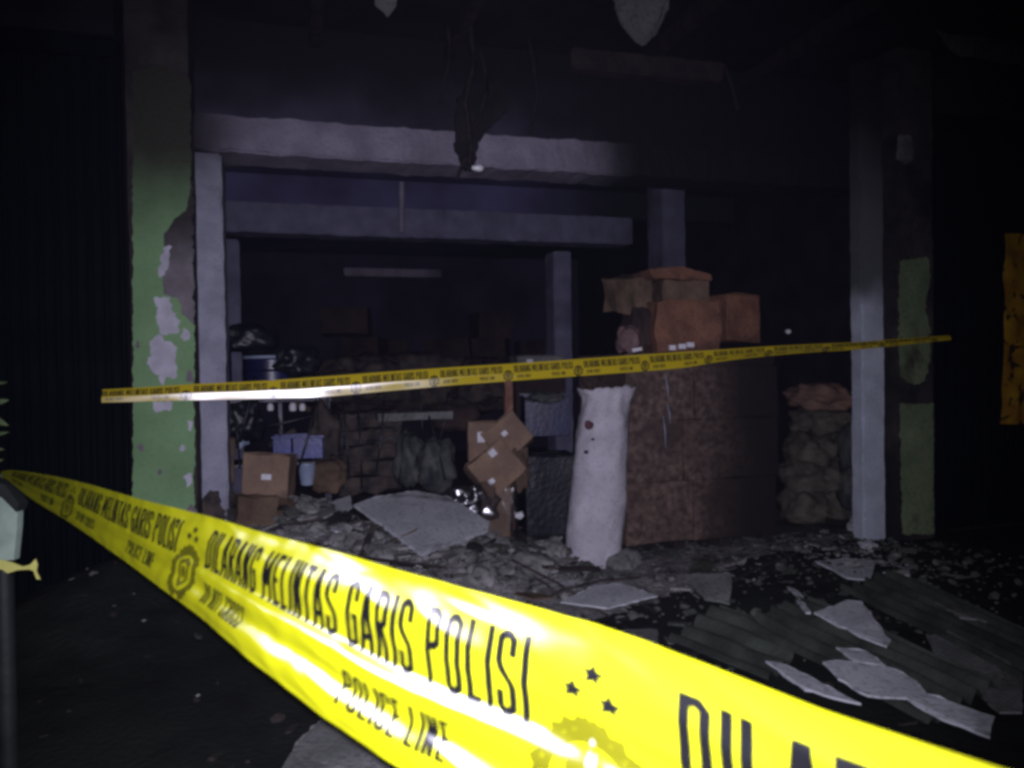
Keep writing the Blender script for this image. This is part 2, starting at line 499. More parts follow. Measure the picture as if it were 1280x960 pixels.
def part(name, vf, m, parent=shop, smooth=False, label=None, sharp=None):
    o = obj(name, vf[0], vf[1], m, parent, smooth, sharp)
    if label: o['label'] = label
    return o

def worn_block(x0, x1, y0, y1, z0, z1, amp=0.006, n=(3, 3, 40), seed=0.0):
    """box with uneven, chipped faces and edges"""
    bm = bmesh.new()
    bmesh.ops.create_cube(bm, size=1.0)
    dims = (x1 - x0, y1 - y0, z1 - z0)
    for v in bm.verts:
        v.co = Vector((x0 + (v.co.x + .5) * dims[0], y0 + (v.co.y + .5) * dims[1], z0 + (v.co.z + .5) * dims[2]))
    L = max(dims); ax = dims.index(L)
    k = max(6, int(L / 0.05))
    es = [e for e in bm.edges if abs((e.verts[0].co - e.verts[1].co)[ax]) > L * .9]
    bmesh.ops.subdivide_edges(bm, edges=es, cuts=k, use_grid_fill=True)
    bmesh.ops.bevel(bm, geom=[e for e in bm.edges if len(e.link_faces) == 2 and e.calc_face_angle(0) > .8], offset=0.012, segments=2, affect='EDGES')
    for v in bm.verts:
        q = noise.noise_vector(v.co * 9 + Vector((seed, 0, 0))) * amp + noise.noise_vector(v.co * 31 + Vector((seed, 0, 0))) * amp * .6
        v.co += q
    return from_bm(bm)

def px_box(x0p, x1p, ztop, y, dep, z0=0.0, pyref=450):
    a, b = on_y(x0p, pyref, y), on_y(x1p, pyref, y)
    return a.x, b.x, y, y + dep, z0, ztop

# left green pillar: bare render body with a coat of flaking green paint and torn paper on it
lx0, lx1 = on_y(164, 450, 0).x, on_y(243, 450, 0).x
pil_l = part('pillar', worn_block(lx0, lx1, 0.0, 0.36, 0.0, 4.3, 0.004, seed=1), M_grey_dk, label='left front pillar with flaking green paint and torn paper')
def face_poly(pxs, y, thick, m, name, parent, amp=0.006, step=0.025, seed=0.0):
    amp, step = amp * 1.6, step * .5
    pts = [on_y(a, b, y) for a, b in pxs]
    pts = [Vector((p.x, p.z)) for p in pts]
    pts = rough_outline(pts, step, amp, seed)
    return part(name, slab([Vector((p.x, y, p.y)) for p in pts], (0, -1, 0), thick), m, parent)
face_poly([(166, 90), (200, 80), (238, 100), (239, 235), (232, 262), (218, 275), (206, 292), (203, 335), (205, 368), (222, 372), (229, 392), (243, 408), (243, 800), (166, 800)],
          -0.012, 0.014, M_green, 'paint_coat', pil_l)
face_poly([(200, 255), (241, 225), (242, 415), (200, 415)], -0.006, 0.012, M_grey, 'bare_render', pil_l, 0.012, .03, 21)
face_poly([(203, 308), (211, 306), (213, 330), (207, 344), (200, 345)], -0.014, 0.006, M_paper, 'paper_scrap', pil_l, 0.012, .02, 3)
face_poly([(193, 372), (212, 370), (214, 388), (226, 399), (224, 417), (200, 418), (196, 395)], -0.016, 0.006, M_paper, 'paper_scrap', pil_l, 0.012, .02, 5)
face_poly([(187, 424), (199, 420), (220, 433), (221, 472), (207, 474), (201, 482), (195, 468), (181, 455), (187, 445)], -0.017, 0.006, M_paper, 'paper_scrap', pil_l, 0.012, .02, 9)
face_poly([(191, 503), (217, 501), (214, 512), (193, 516)], -0.015, 0.006, M_paper, 'paper_scrap', pil_l, 0.01, .02, 11)
face_poly([(234, 526), (240, 528), (239, 540), (235, 538)], -0.015, 0.006, M_paper, 'plaster_chip', pil_l, 0.006, .02, 12)

for i, (a, b, r_) in enumerate(((214, 300, 5), (232, 418, 6), (222, 490, 4), (176, 560, 4), (236, 600, 6), (238, 470, 5), (172, 430, 3), (228, 560, 3), (200, 590, 3), (240, 640, 6))):
    face_poly([(a + r_ * math.cos(q) * (1 + .3 * math.sin(q * 3 + i)), b + 1.5 * r_ * math.sin(q)) for q in np.linspace(0, 6.283, 8)[:-1]], -0.015, 0.004, (M_grey, M_paper, M_grey)[i % 3], 'plaster_chip', pil_l, .008, .02, 30 + i)

# left inner column (white), the front beam, the right column and right green pillar
bz0_ = on_y(285, 190, 0.26).z
wx0, wx1, _, _, _, _ = px_box(244, 282, 3, 0.28, .3)
part('column', worn_block(wx0, wx1, 0.28, 0.62, 0.0, bz0_ - .004, 0.006, seed=2), M_white, label='left inner white column beside the green pillar')
rx0, rx1 = on_y(1078, 450, 0.10).x, on_y(1106, 450, 0.10).x
part('column', worn_block(rx0, rx1, 0.10, 0.235, 0.0, 3.7, 0.006, seed=3), M_white_r, label='right inner white column with crumbling base')
bz0, bz1 = on_y(285, 190, 0.26).z, on_y(285, 144, 0.26).z
xa = on_y(283, 170, 0.26).x
xl_ = on_y(236, 165, 0.26).x
part('beam', worn_block(xl_, rx1, 0.26, 0.60, bz0, bz1, 0.012, seed=4), M_beam, label='pale scorched beam across the front opening, fading to black at its right end')
gx0, gx1 = on_y(1123, 450, 0).x, on_y(1168, 450, 0).x
pil_r = part('pillar', worn_block(gx0, gx1, 0.0, 0.34, 0.0, 4.3, 0.012, seed=9), M_grey_dk, label='right front pillar with patches of green paint')
face_poly([(1125, 325), (1160, 322), (1164, 345), (1156, 385), (1162, 408), (1163, 452), (1155, 478), (1140, 482), (1125, 470)], -0.014, .012, M_green_dk, 'paint_coat', pil_r, .012, .03, 2)
face_poly([(1126, 505), (1166, 505), (1168, 668), (1129, 668)], -0.014, .012, M_green_dk, 'paint_coat', pil_r, .008, .03, 4)
face_poly([(1124, 170), (1139, 168), (1142, 200), (1132, 206), (1122, 198)], -0.014, .012, M_panel_dk, 'plaster_chip', pil_r, .01, .03, 6)

# upper wall above the beam, ceiling, side and back walls
part('upper_wall', worn_block(wx0 - .1, rx1 + .3, 0.75, 0.9, 2.9, 4.4, 0.01, seed=12), M_upper)
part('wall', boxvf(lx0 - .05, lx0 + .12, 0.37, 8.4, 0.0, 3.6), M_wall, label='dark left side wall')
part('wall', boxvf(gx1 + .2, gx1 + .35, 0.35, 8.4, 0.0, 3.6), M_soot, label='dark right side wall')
part('wall', boxvf(lx0 + .13, gx1 + .19, 8.2, 8.4, 0.0, 3.6), M_wall_dk, label='dark back wall')
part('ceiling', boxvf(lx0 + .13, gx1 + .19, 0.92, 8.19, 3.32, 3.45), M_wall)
# second frame deeper inside
y2 = 3.0
fx0, fx1 = on_y(283, 350, y2).x, on_y(300, 350, y2).x
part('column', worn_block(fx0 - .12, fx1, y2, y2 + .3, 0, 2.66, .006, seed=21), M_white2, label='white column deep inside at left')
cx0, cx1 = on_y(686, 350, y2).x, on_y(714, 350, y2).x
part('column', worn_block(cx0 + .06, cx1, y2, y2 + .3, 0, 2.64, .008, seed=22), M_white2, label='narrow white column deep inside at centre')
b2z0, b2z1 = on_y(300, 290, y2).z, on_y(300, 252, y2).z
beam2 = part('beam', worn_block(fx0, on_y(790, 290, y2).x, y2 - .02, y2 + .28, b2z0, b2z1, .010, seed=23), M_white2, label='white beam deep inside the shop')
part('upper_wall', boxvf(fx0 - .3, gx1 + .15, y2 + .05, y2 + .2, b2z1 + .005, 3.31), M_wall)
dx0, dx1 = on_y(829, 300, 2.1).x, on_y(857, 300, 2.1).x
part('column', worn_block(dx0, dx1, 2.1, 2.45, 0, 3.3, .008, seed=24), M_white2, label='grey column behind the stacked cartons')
# dark plank and vertical pipe
pp = on_y(502, 228, 2.6); pq = on_y(502, 291, 2.6)
part('pipe', tube([pp, pq], 0.028, 10), M_beam, smooth=True, sharp=50)
bk0, bk1 = on_y(430, 340, 6.2), on_y(552, 340, 6.2)
part('beam', worn_block(bk0.x, bk1.x, 6.2, 6.4, bk0.z - .05, bk0.z + .06, .006, seed=25), M_beam, label='short pale rail at the very back')
# soot-black fascia in front of the upper wall with joists
ja, jb = on_y(716, 72, -0.35), on_y(905, 76, -0.35)
part('joist', worn_block(ja.x, jb.x, -0.35, -0.23, ja.z - .06, ja.z + .07, .012, seed=31), M_wood_dk)
for i, xx in enumerate((0.2, 1.15, 2.6, 3.6)):
    part('joist', worn_block(xx, xx + .07, -0.8, 0.7, 3.62, 3.74, .012, seed=33 + i), M_wood_dk)
part('canopy', boxvf(-3.2, 7.4, -0.9, 0.74, 3.78, 3.86), M_soot)

# folding steel shutters left and right
def shutter(x0, x1, y, label):
    pit = 0.085
    n = int((x1 - x0) / pit)
    fr = part('shutter', boxvf(x0, x0 + n * pit, y + .05, y + .09, 0.05, 3.2), M_shut, label=label)
    r = 0.5 * pit
    pr = [(0.0, .035), (.006, .012), (.020, 0.0), (.050, 0.0), (.064, .012), (.070, .035)]
    V = [(x0 + a, y + b, z) for z in (0.05, 3.2) for a, b in pr]
    k = len(pr)
    Fq = [(i, i + 1, k + i + 1, k + i) for i in range(k - 1)] + [tuple(range(k))[::-1], tuple(range(k, 2 * k))]
    first = obj('slat', V, Fq, M_shut, fr)
    for i in range(1, n): dup(first, fr, (i * pit, 0, 0))
    part('shutter_rail', boxvf(x0, x0 + n * pit, y - .01, y + .09, 3.21, 3.32), M_shut)
    return fr
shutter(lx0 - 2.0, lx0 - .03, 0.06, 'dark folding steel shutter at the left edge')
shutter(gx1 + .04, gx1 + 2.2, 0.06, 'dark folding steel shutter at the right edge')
part('wall', boxvf(lx0 - 2.2, lx0 - .06, 0.2, 0.36, 0, 3.6), M_soot, label='wall behind the left shutter')
part('wall', boxvf(gx1 + .36, gx1 + 2.4, 0.2, 0.36, 0, 3.6), M_soot, label='wall behind the right shutter')
part('upper_wall', boxvf(lx0 - 2.2, lx0 - .06, 0.05, 0.19, 3.33, 3.77), M_soot)
part('upper_wall', boxvf(gx1 + .04, gx1 + 2.4, 0.05, 0.19, 3.33, 3.77), M_soot)

# ------------------------------------------------------------------ police tapes
def strip(path, hw, closed=False, z=0.0):
    """a stroke of half width hw along a path, mitred at the bends"""
    P = [Vector(p) for p in path]
    n = len(P)
    V, Fs = [], []
    for i in range(n):
        a = P[(i - 1) % n] if (closed or i > 0) else None
        b = P[(i + 1) % n] if (closed or i < n - 1) else None
        d0 = (P[i] - a).normalized() if a is not None else (b - P[i]).normalized()
        d1 = (b - P[i]).normalized() if b is not None else d0
        n0, n1 = Vector((-d0.y, d0.x)), Vector((-d1.y, d1.x))
        m = (n0 + n1).normalized()
        m *= hw / max(.35, m.dot(n0))
        V += [(P[i].x + m.x, P[i].y + m.y, z), (P[i].x - m.x, P[i].y - m.y, z)]
    for i in range(n if closed else n - 1):
        j = (i + 1) % n
        Fs.append((2 * i, 2 * i + 1, 2 * j + 1, 2 * j))
    return V, Fs

_glyphs = {}
def text_vf(txt):
    """condensed block lettering as flat quads, scaled to 0..1 x 0..1"""
    if txt in _glyphs: return _glyphs[txt]
    H = .052
    x0, x1, y0, y1, c = H, .215, H, 1 - H, .055
    xm = (x0 + x1) / 2
    bowl = [(x0 + H, y1), (x1 - c, y1), (x1, y1 - c), (x1, .53 + c), (x1 - c, .53), (x0 + H, .53)]
    G = {
        'I': (.085, [([(H, 0), (H, 1)], 0)]),
        'L': (.22, [([(x0, 1), (x0, y0), (.22, y0)], 0)]),
        'O': (.267, [([(x0 + c, y0), (x1 - c, y0), (x1, y0 + c), (x1, y1 - c), (x1 - c, y1), (x0 + c, y1), (x0, y1 - c), (x0, y0 + c)], 1)]),
        'D': (.267, [([(x0, y0), (x1 - c, y0), (x1, y0 + c), (x1, y1 - c), (x1 - c, y1), (x0, y1)], 1)]),
        'C': (.267, [([(x1, .68), (x1, y1 - c), (x1 - c, y1), (x0 + c, y1), (x0, y1 - c), (x0, y0 + c), (x0 + c, y0), (x1 - c, y0), (x1, y0 + c), (x1, .32)], 0)]),
        'G': (.267, [([(x1, .70), (x1, y1 - c), (x1 - c, y1), (x0 + c, y1), (x0, y1 - c), (x0, y0 + c), (x0 + c, y0), (x1 - c, y0), (x1, y0 + c), (x1, .47), (xm, .47)], 0)]),
        'S': (.267, [([(x1, .70), (x1, y1 - c), (x1 - c, y1), (x0 + c, y1), (x0, y1 - c), (x0, .64), (x0 + .03, .57), (x1 - .03, .43), (x1, .36), (x1, y0 + c), (x1 - c, y0), (x0 + c, y0), (x0, y0 + c), (x0, .30)], 0)]),
        'E': (.21, [([(.21, y1), (x0, y1), (x0, y0), (.21, y0)], 0), ([(x0 + H, .5), (.19, .5)], 0)]),
        'T': (.23, [([(.115, 0), (.115, y1 - H)], 0), ([(0, y1), (.23, y1)], 0)]),
        'A': (.26, [([(.03, 0), (.115, 1 - H), (.145, 1 - H), (.23, 0)], 0), ([(.09, .26), (.17, .26)], 0)]),
        'N': (.25, [([(H, 0), (H, 1)], 0), ([(.25 - H, 0), (.25 - H, 1)], 0), ([(H, .97), (.25 - H, .03)], 0)]),
        'M': (.34, [([(H, 0), (H, 1)], 0), ([(.34 - H, 0), (.34 - H, 1)], 0), ([(H, .97), (.17, .30)], 0), ([(.34 - H, .97), (.17, .30)], 0)]),
        'R': (.25, [([(x0, 0), (x0, 1)], 0), (bowl, 0), ([(xm + .01, .49), (x1 + .005, 0)], 0)]),
        'P': (.267, [([(x0, 0), (x0, 1)], 0), (bowl, 0)]),
    }
    parts, x = [], 0.0
    for ch in txt:
        if ch == ' ':
            x += .17
            continue
        w, st = G[ch]
        for i, (path, cl) in enumerate(st):
            v, f = strip(path, H, bool(cl), float(i))
            parts.append(([Vector((a + x, b, z)) for a, b, z in v], f))
        x += w + .055
    x -= .055
    V, Fs = join(*parts)
    _glyphs[txt] = ([Vector((v.x / x, v.y, v.z)) for v in V], Fs)
    return _glyphs[txt]

def cut(vf, nx, ny):
    bm = bmesh.new()
    vv = [bm.verts.new(v) for v in vf[0]]
    for f in vf[1]:
        try: bm.faces.new([vv[i] for i in f])
        except ValueError: pass
    xs = [v.co.x for v in bm.verts]; ys = [v.co.y for v in bm.verts]
    x0, x1, y0, y1 = min(xs), max(xs), min(ys), max(ys)
    for i in range(1, nx):
        bmesh.ops.bisect_plane(bm, geom=bm.verts[:] + bm.edges[:] + bm.faces[:], plane_co=(x0 + (x1 - x0) * i / nx, 0, 0), plane_no=(1, 0, 0))
    for i in range(1, ny):
        bmesh.ops.bisect_plane(bm, geom=bm.verts[:] + bm.edges[:] + bm.faces[:], plane_co=(0, y0 + (y1 - y0) * i / ny, 0), plane_no=(0, 1, 0))
    return from_bm(bm)

def star_vf(cx, cy, r):
    V = [(cx, cy, 2)]
    for i in range(10):
        q = math.pi / 2 + i * math.pi / 5
        rr = r if i % 2 == 0 else r * .45
        V.append((cx + rr * math.cos(q), cy + rr * math.sin(q), 2))
    return V, [(0, 1 + i, 1 + (i + 1) % 10) for i in range(10)]

def crest_vf(fine=True):
    """round police crest: leaf wreath around a shield, 0..1 square"""
    parts = []
    n = 11 if fine else 5
    for sgn in (-1, 1):
        for i in range(n):                     # wreath leaves
            q = -math.pi / 2 + sgn * (0.3 + i / (n - 1) * 2.9)
            c = Vector((.5 + .43 * math.cos(q), .46 + .43 * math.sin(q)))
            t = Vector((-math.sin(q), math.cos(q))) * sgn
            o_ = Vector((math.cos(q), math.sin(q)))
            l, w = (.15, .085) if fine else (.2, .1)
            p = [c - t * l * .5, c + o_ * w, c + t * l * .7 + o_ * .02, c - o_ * w]
            parts.append(([(a.x, a.y, float(1 + i % 3)) for a in p], [(0, 1, 2, 3)]))
    ring = []
    for q in np.linspace(0, 2 * math.pi, 33)[:-1]:
        ring.append((.5 + .40 * math.cos(q), .46 + .40 * math.sin(q), 0))
    ring += [(.5 + (a - .5) * .80, .46 + (b - .46) * .80, 0) for a, b, _ in ring]
    parts.append((ring, [(i, (i + 1) % 32, 32 + (i + 1) % 32, 32 + i) for i in range(32)]))
    sh = [(.30, .66), (.40, .70), (.5, .75), (.60, .70), (.70, .66), (.70, .45), (.64, .30), (.5, .18), (.36, .30), (.30, .45)]
    inn = [(.5 + (a - .5) * .55, .47 + (b - .47) * .62) for a, b in sh]
    k = len(sh)
    parts.append(([(a, b, 0) for a, b in sh + inn], [(i, (i + 1) % k, k + (i + 1) % k, k + i) for i in range(k)]))
    core = [(.5 + (a - .5) * .36, .47 + (b - .47) * .42, 0) for a, b in sh]
    parts.append((core, [tuple(range(k))]))
    return join(*parts)

def uv_along(o, kt):
    me = o.data
    uv = me.uv_layers.new(name='along')
    for l in me.loops:
        uv.data[l.index].uv = kt[l.vertex_index]

def mapped(name, vf, surf, k_left, k_right, t_top, t_bot, m, parent, off):
    """print a 0..1 drawing on the tape: x runs from k_left to k_right, y from t_bot up to t_top"""
    V, kt = [], []
    for v in vf[0]:
        k = k_left + (k_right - k_left) * v[0]
        t = t_bot + (t_top - t_bot) * v[1]
        V.append(surf(k, t, off + v[2] * .00012))
        kt.append((k, t))
    Fs = []
    for f in vf[1]:
        k, t = kt[f[0]]
        up = surf(k, t, off + .001) - surf(k, t, off)
        nn = Vector((0, 0, 0))
        for a_ in range(1, len(f) - 1): nn += (V[f[a_]] - V[f[0]]).cross(V[f[a_ + 1]] - V[f[0]])
        Fs.append(f if nn.dot(up) >= 0 else f[::-1])
    o = obj(name, V, Fs, m, parent, smooth=name != 'star')
    uv_along(o, kt)
    return o

def build_tape(root, surf, k0, k1, nk, nt, prints, fine, off, M_tape, M_ink, M_ink2):
    V, Fs, kt = [], [], []
    for i in range(nk + 1):
        k = k0 + (k1 - k0) * i / nk
        for j in range(nt + 1):
            t = j / nt
            V.append(surf(k, t, 0.0)); kt.append((k, t))
    for i in range(nk):
        for j in range(nt):
            a = i * (nt + 1) + j
            Fs.append((a, a + 1, a + nt + 2, a + nt + 1))
    q0 = Fs[len(Fs) // 2]
    k_, t_ = kt[q0[0]]
    if (V[q0[1]] - V[q0[0]]).cross(V[q0[3]] - V[q0[0]]).dot(surf(k_, t_, .001) - surf(k_, t_, 0)) < 0: Fs = [f[::-1] for f in Fs]
    band = obj('band', V, Fs, M_tape, root, smooth=True)
    uv_along(band, kt)
    nx, ny = (70, 30) if fine else (8, 2)
    big = cut(text_vf('DILARANG MELINTAS GARIS POLISI'), nx, ny)
    s1 = cut(text_vf('DO NOT CROSS'), nx // 3, ny // 2)
    s2 = cut(text_vf('POLICE LINE'), nx // 3, ny // 2)
    crest = cut(crest_vf(fine), 24 if fine else 2, 36 if fine else 2)
    for kk, sg in prints:                      # kk: coordinate where a phrase starts; sg: reading direction in k
        mapped('lettering', big, surf, kk, kk + sg * .836, .12, .53, M_ink, root, off)
        mapped('lettering', s1, surf, kk + sg * .04, kk + sg * .23, .66, .86, M_ink, root, off)
        mapped('lettering', s2, surf, kk + sg * .53, kk + sg * .73, .66, .86, M_ink, root, off)
        em = mapped('emblem', crest, surf, kk + sg * .845, kk + sg * .985, .34, .99, M_ink2, root, off)
        if fine:
            for a, b in ((.915, .19), (.893, .275), (.935, .285)):
                sx = star_vf(.5, .5, .5)
                mapped('star', sx, surf, kk + sg * (a - .017), kk + sg * (a + .017), b - .052, b + .052, M_ink, em, off)

# --- near tape: runs from close beside the camera away to the post at the left edge
def near_z(k): return 0.62 + 0.62 * k      # distance of the near tape along its length
tab = [(-0.2, (1262, 938), (1252, 1400)), (0.0, (858, 813), (850, 1166)), (0.164, (669, 761), (655, 1035)), (0.354, (520, 719), (503, 952)),
       (0.6, (398, 684), (362, 855)), (1.0, (291, 656), (224, 757)), (1.5, (182, 627), (138, 693)), (2.0, (114, 608), (80, 650)),
       (2.6, (58, 596), (32, 619)), (3.05, (16, 589), (6, 598)), (3.2, (3, 590), (-3, 596))]
ks = [a[0] for a in tab]
P3 = np.array([[list(at(*a[1], near_z(a[0]))), list(at(*a[2], near_z(a[0])))] for a in tab])
def herm(ks, P, k):
    if k <= ks[0]:
        d = (P[1] - P[0]) / (ks[1] - ks[0])
        return P[0] + d * (k - ks[0])
    i = max(0, min(len(ks) - 2, int(np.searchsorted(ks, k)) - 1))
    h = ks[i + 1] - ks[i]
    s = (k - ks[i]) / h
    def tan(j):
        if j == 0: return (P[1] - P[0]) / (ks[1] - ks[0])
        if j == len(ks) - 1: return (P[-1] - P[-2]) / (ks[-1] - ks[-2])
        return (P[j + 1] - P[j - 1]) / (ks[j + 1] - ks[j - 1])
    a = 2 * s ** 3 - 3 * s ** 2 + 1; b = s ** 3 - 2 * s ** 2 + s; c = -2 * s ** 3 + 3 * s ** 2; d = s ** 3 - s ** 2
    return a * P[i] + b * h * tan(i) + c * P[i + 1] + d * h * tan(i + 1)
def smooth(a, b, x):
    if a > b: return 1 - smooth(b, a, x)
    x = max(0, min(1, (x - a) / (b - a)))
    return x * x * (3 - 2 * x)
def near_surf(k, t, off):
    p = herm(ks, P3, k)
    q = herm(ks, P3, k + 0.02)
    T, B = Vector(p[0]), Vector(p[1])
    n = (Vector(q[0]) - T).cross(B - T).normalized()
    mid = (T + B) * .5
    if n.dot(CAM - mid) < 0: n.negate()
    w = (B - T).length
    g = smooth(-.1, .5, k)
    shift = .03 * noise.noise(Vector((k * 1.3, 0, 5)))
    # three long soft folds: bellies facing up, then falling back
    h = (smooth(.02, .26, t + shift) * .055 - smooth(.28, .53, t) * .05 + smooth(.50, .60, t + shift) * .060 - smooth(.62, .76, t) * .035
         + smooth(.74, .88, t + shift) * .055 - smooth(.9, 1.0, t) * .02) * (.5 + .5 * g) * (1 - .75 * smooth(.75, 1.4, k))
    h -= .34 * (t - .5) * smooth(.62, 1.05, k) + .30 * (t - .5) * smooth(.10, -.12, k)
    wr = noise.noise(Vector((k * 9, t * 2.2, 0))) * .014 + noise.noise(Vector((k * 24, t * 3.5, 4))) * .0065 + abs(noise.noise(Vector((k * 7 + t * 5, t * 3 - k * 4, 7)))) * -.016
    gather = smooth(1.5, 3.0, k) * .10 * math.sin(t * 7 * math.pi)
    return T.lerp(B, t) + n * (w * (h + wr + gather * .35) + off)
root = empty('police_tape', at(3, 592, near_z(3.2)), 'wide yellow police tape close to the camera crossing the lower picture', 'police tape')
build_tape(root, near_surf, -1.2, 3.2, 420, 90, [(k, -1) for k in (0.0, 1.0, 2.0, 3.0)], True, 0.0011, M_tape, M_ink, M_ink2)

# --- far tape: stretched between the pillars
ft = [(128, 487, 503), (165, 485, 502), (243, 480, 500), (330, 476, 498), (400, 471, 496), (480, 465, 489), (560, 459.5, 482), (640, 454.5, 476),
      (750, 447, 468), (850, 440, 460), (900, 437, 452), (960, 433, 445), (1020, 430, 440), (1070, 427.5, 437), (1130, 423, 431), (1186, 419, 425)]
YT = -0.05
F3 = np.array([[list(on_y(a, b, YT)), list(on_y(a, c, YT))] for a, b, c in ft])
fks = [float(v) for v in F3[:, 0, 0]]
def far_surf(k, t, off):
    x = fks[0] + k * 0.485
    p = herm(fks, F3, max(fks[0], min(fks[-1], x)))
    T, B = Vector(p[0]), Vector(p[1])
    q = T.lerp(B, t)
    fold = .022 * min(t, .52) / .52
    tw = smooth(2.55, 3.2, x) * (1 - smooth(3.75, 4.1, x))
    q += Vector((0, -1, 0)) * (fold + .006 * noise.noise(Vector((x * 3, t, 2))) + off * (1))
    q += Vector((0, 1, 0)) * tw * .05 * (t - .5) + Vector((0, .004, 0)) * tw * math.sin(t * 9)
    return q
root2 = empty('police_tape', on_y(128, 503, YT), 'thin yellow police tape stretched across the opening between the green pillars', 'police tape')
kmax = (fks[-1] - fks[0]) / 0.485
npr = int(kmax)
build_tape(root2, far_surf, 0.0, kmax, 260, 12, [(i + .0, 1) for i in range(npr)], False, 0.0012, M_tape_far, M_ink_far, M_ink_far)

# ------------------------------------------------------------------ left edge: post, plate, torn tape strip, plant
zp = 2.6
pb = at(2, 600, zp)
post = empty('sign_post', (pb.x, pb.y, 0), 'post with a pale green plate at the left edge holding the near tape', 'post')
part('pole', tube([(pb.x, pb.y, 0), (pb.x, pb.y, pb.z + .02)], .03, 12), M_post_dk, post, smooth=True, sharp=50)
part('tape_knot', xf(chunk_vf(.03, 4, .8), Matrix.Translation(pb + Vector((0, -.02, -.005)))), M_tape, post)
pl = [at(a, b, zp - .08) for a, b in ((-40, 600), (4, 612), (22, 636), (21, 660), (17, 700), (-40, 704))]
nrm = -(ROT @ Vector((0, 0, -1)))
plate = part('plate', slab(pl, nrm, .03), M_post, post)
ed = [at(a, b, zp - .11) for a, b in ((-40, 588), (6, 606), (24, 630), (20, 640), (2, 622), (-40, 606))]
part('rim', slab(ed, nrm, .05), M_post_dk, post)
lp = [at(a, b, zp - .09) for a, b in ((4, 610), (22, 618), (26, 634), (20, 632), (8, 620))]
st = [(-30, 694), (0, 699), (14, 703), (28, 708), (38, 706), (44, 699), (47, 706), (46, 714), (50, 724), (46, 724), (42, 714), (30, 712), (22, 712), (10, 717), (2, 712), (-30, 716)]
o = obj('torn_strip', *slab(rough_outline([at(a, b, zp - .14) for a, b in st], .012, .003, 3), nrm, .004), tape_mat('faded_torn_plastic', (0.45, 0.44, 0.12)))
uv = o.data.uv_layers.new(name='along')
tag(o, 'torn pale yellow strip hanging from the post plate at left', 'plastic strip')
plant = empty('plant', on_z(-30, 900, 0.0), 'leafy plant tips poking in at the left edge above the tape knot', 'plant')
def leaf(p, q, w):
    p, q = Vector(p), Vector(q)
    d = q - p
    s = d.cross(ROT @ Vector((0, 0, 1))).normalized() * w
    up = (ROT @ Vector((0, 0, 1))) * w * .5
    m1, m2 = p.lerp(q, .35) + up, p.lerp(q, .7) + up
    return [p, m1 + s, m2 + s * .7, q, m2 - s * .7, m1 - s, m1 + up, m2 + up], [(0, 1, 6), (1, 2, 7, 6), (2, 3, 7), (3, 4, 7), (4, 5, 6, 7), (5, 0, 6)]
stem0 = on_z(-30, 900, 0.0)
st1 = at(-14, 470, zp + .15)
part('stem', tube([stem0, stem0.lerp(st1, .5) + Vector((.02, .02, 0)), st1], [.012, .009, .004], 6), M_leaf, plant)
for i, (a, b, c, d, w) in enumerate(((-12, 480, 10, 478, .006), (-14, 505, 12, 500, .012), (-12, 520, 11, 532, .014), (-14, 545, 12, 540, .008), (-12, 560, 6, 562, .008), (-14, 580, 5, 574, .008), (-10, 640, 16, 690, .01))):
    if i == 6: continue
    part('leaf', leaf(at(a, b, zp + .1), at(c, d, zp + .06), w), M_leaf, plant, smooth=True)

# ------------------------------------------------------------------ boxes and goods
def frontM(px, py, y, yaw=0, pitch=0, roll=0):
    p = on_y(px, py, y)
    return Matrix.Translation(p) @ Matrix.Rotation(rad(yaw), 4, 'Z') @ Matrix.Rotation(rad(pitch), 4, 'X') @ Matrix.Rotation(rad(roll), 4, 'Y'), depth(p) / F

def carton(label, px, py, wpx, hpx, dep, y, yaw=-8, pitch=0, roll=0, m=None, labels=(), crumple=.008, tape=True, hole=None, group=None):
    """cardboard carton whose front face centre is seen at (px, py)"""
    m = m or M_card
    M, s = frontM(px, py, y, yaw, pitch, roll)
    w, h = wpx * s, hpx * s
    base = M @ Vector((0, dep / 2, -h / 2))
    e = empty('cardboard_box', base, label, 'cardboard box', group)
    sd = random.random() * 50
    part('carton', xf(boxvf(-w / 2, w / 2, 0, dep, -h / 2, h / 2, .006, 4, crumple, sd), M), m, e)
    if tape:
        part('flap', xf(boxvf(-w * .49, w * .49, .01, dep * .47, h / 2 + .003, h / 2 + .008, 0, 3, crumple * .7, sd), M), m, e)
        part('flap', xf(boxvf(-w * .49, w * .49, dep * .5, dep * .98, h / 2 + .002, h / 2 + .007, 0, 3, crumple * .7, sd + 1), M), m, e)
    for (u, v, lw, lh) in labels:
        part('paper_label', xf(boxvf(u * w - lw * s / 2, u * w + lw * s / 2, -.016 - crumple * .4, -.004, v * h - lh * s / 2, v * h + lh * s / 2, 0, 2, .0012, sd), M), M_label, e)
    if hole:
        u0, u1, v0, v1 = hole
        part('hand_hole', xf(boxvf(u0 * w, u1 * w, -.014, .02, v0 * h, v1 * h, 0, 2, .004, sd), M), M_soot, e)
    return e

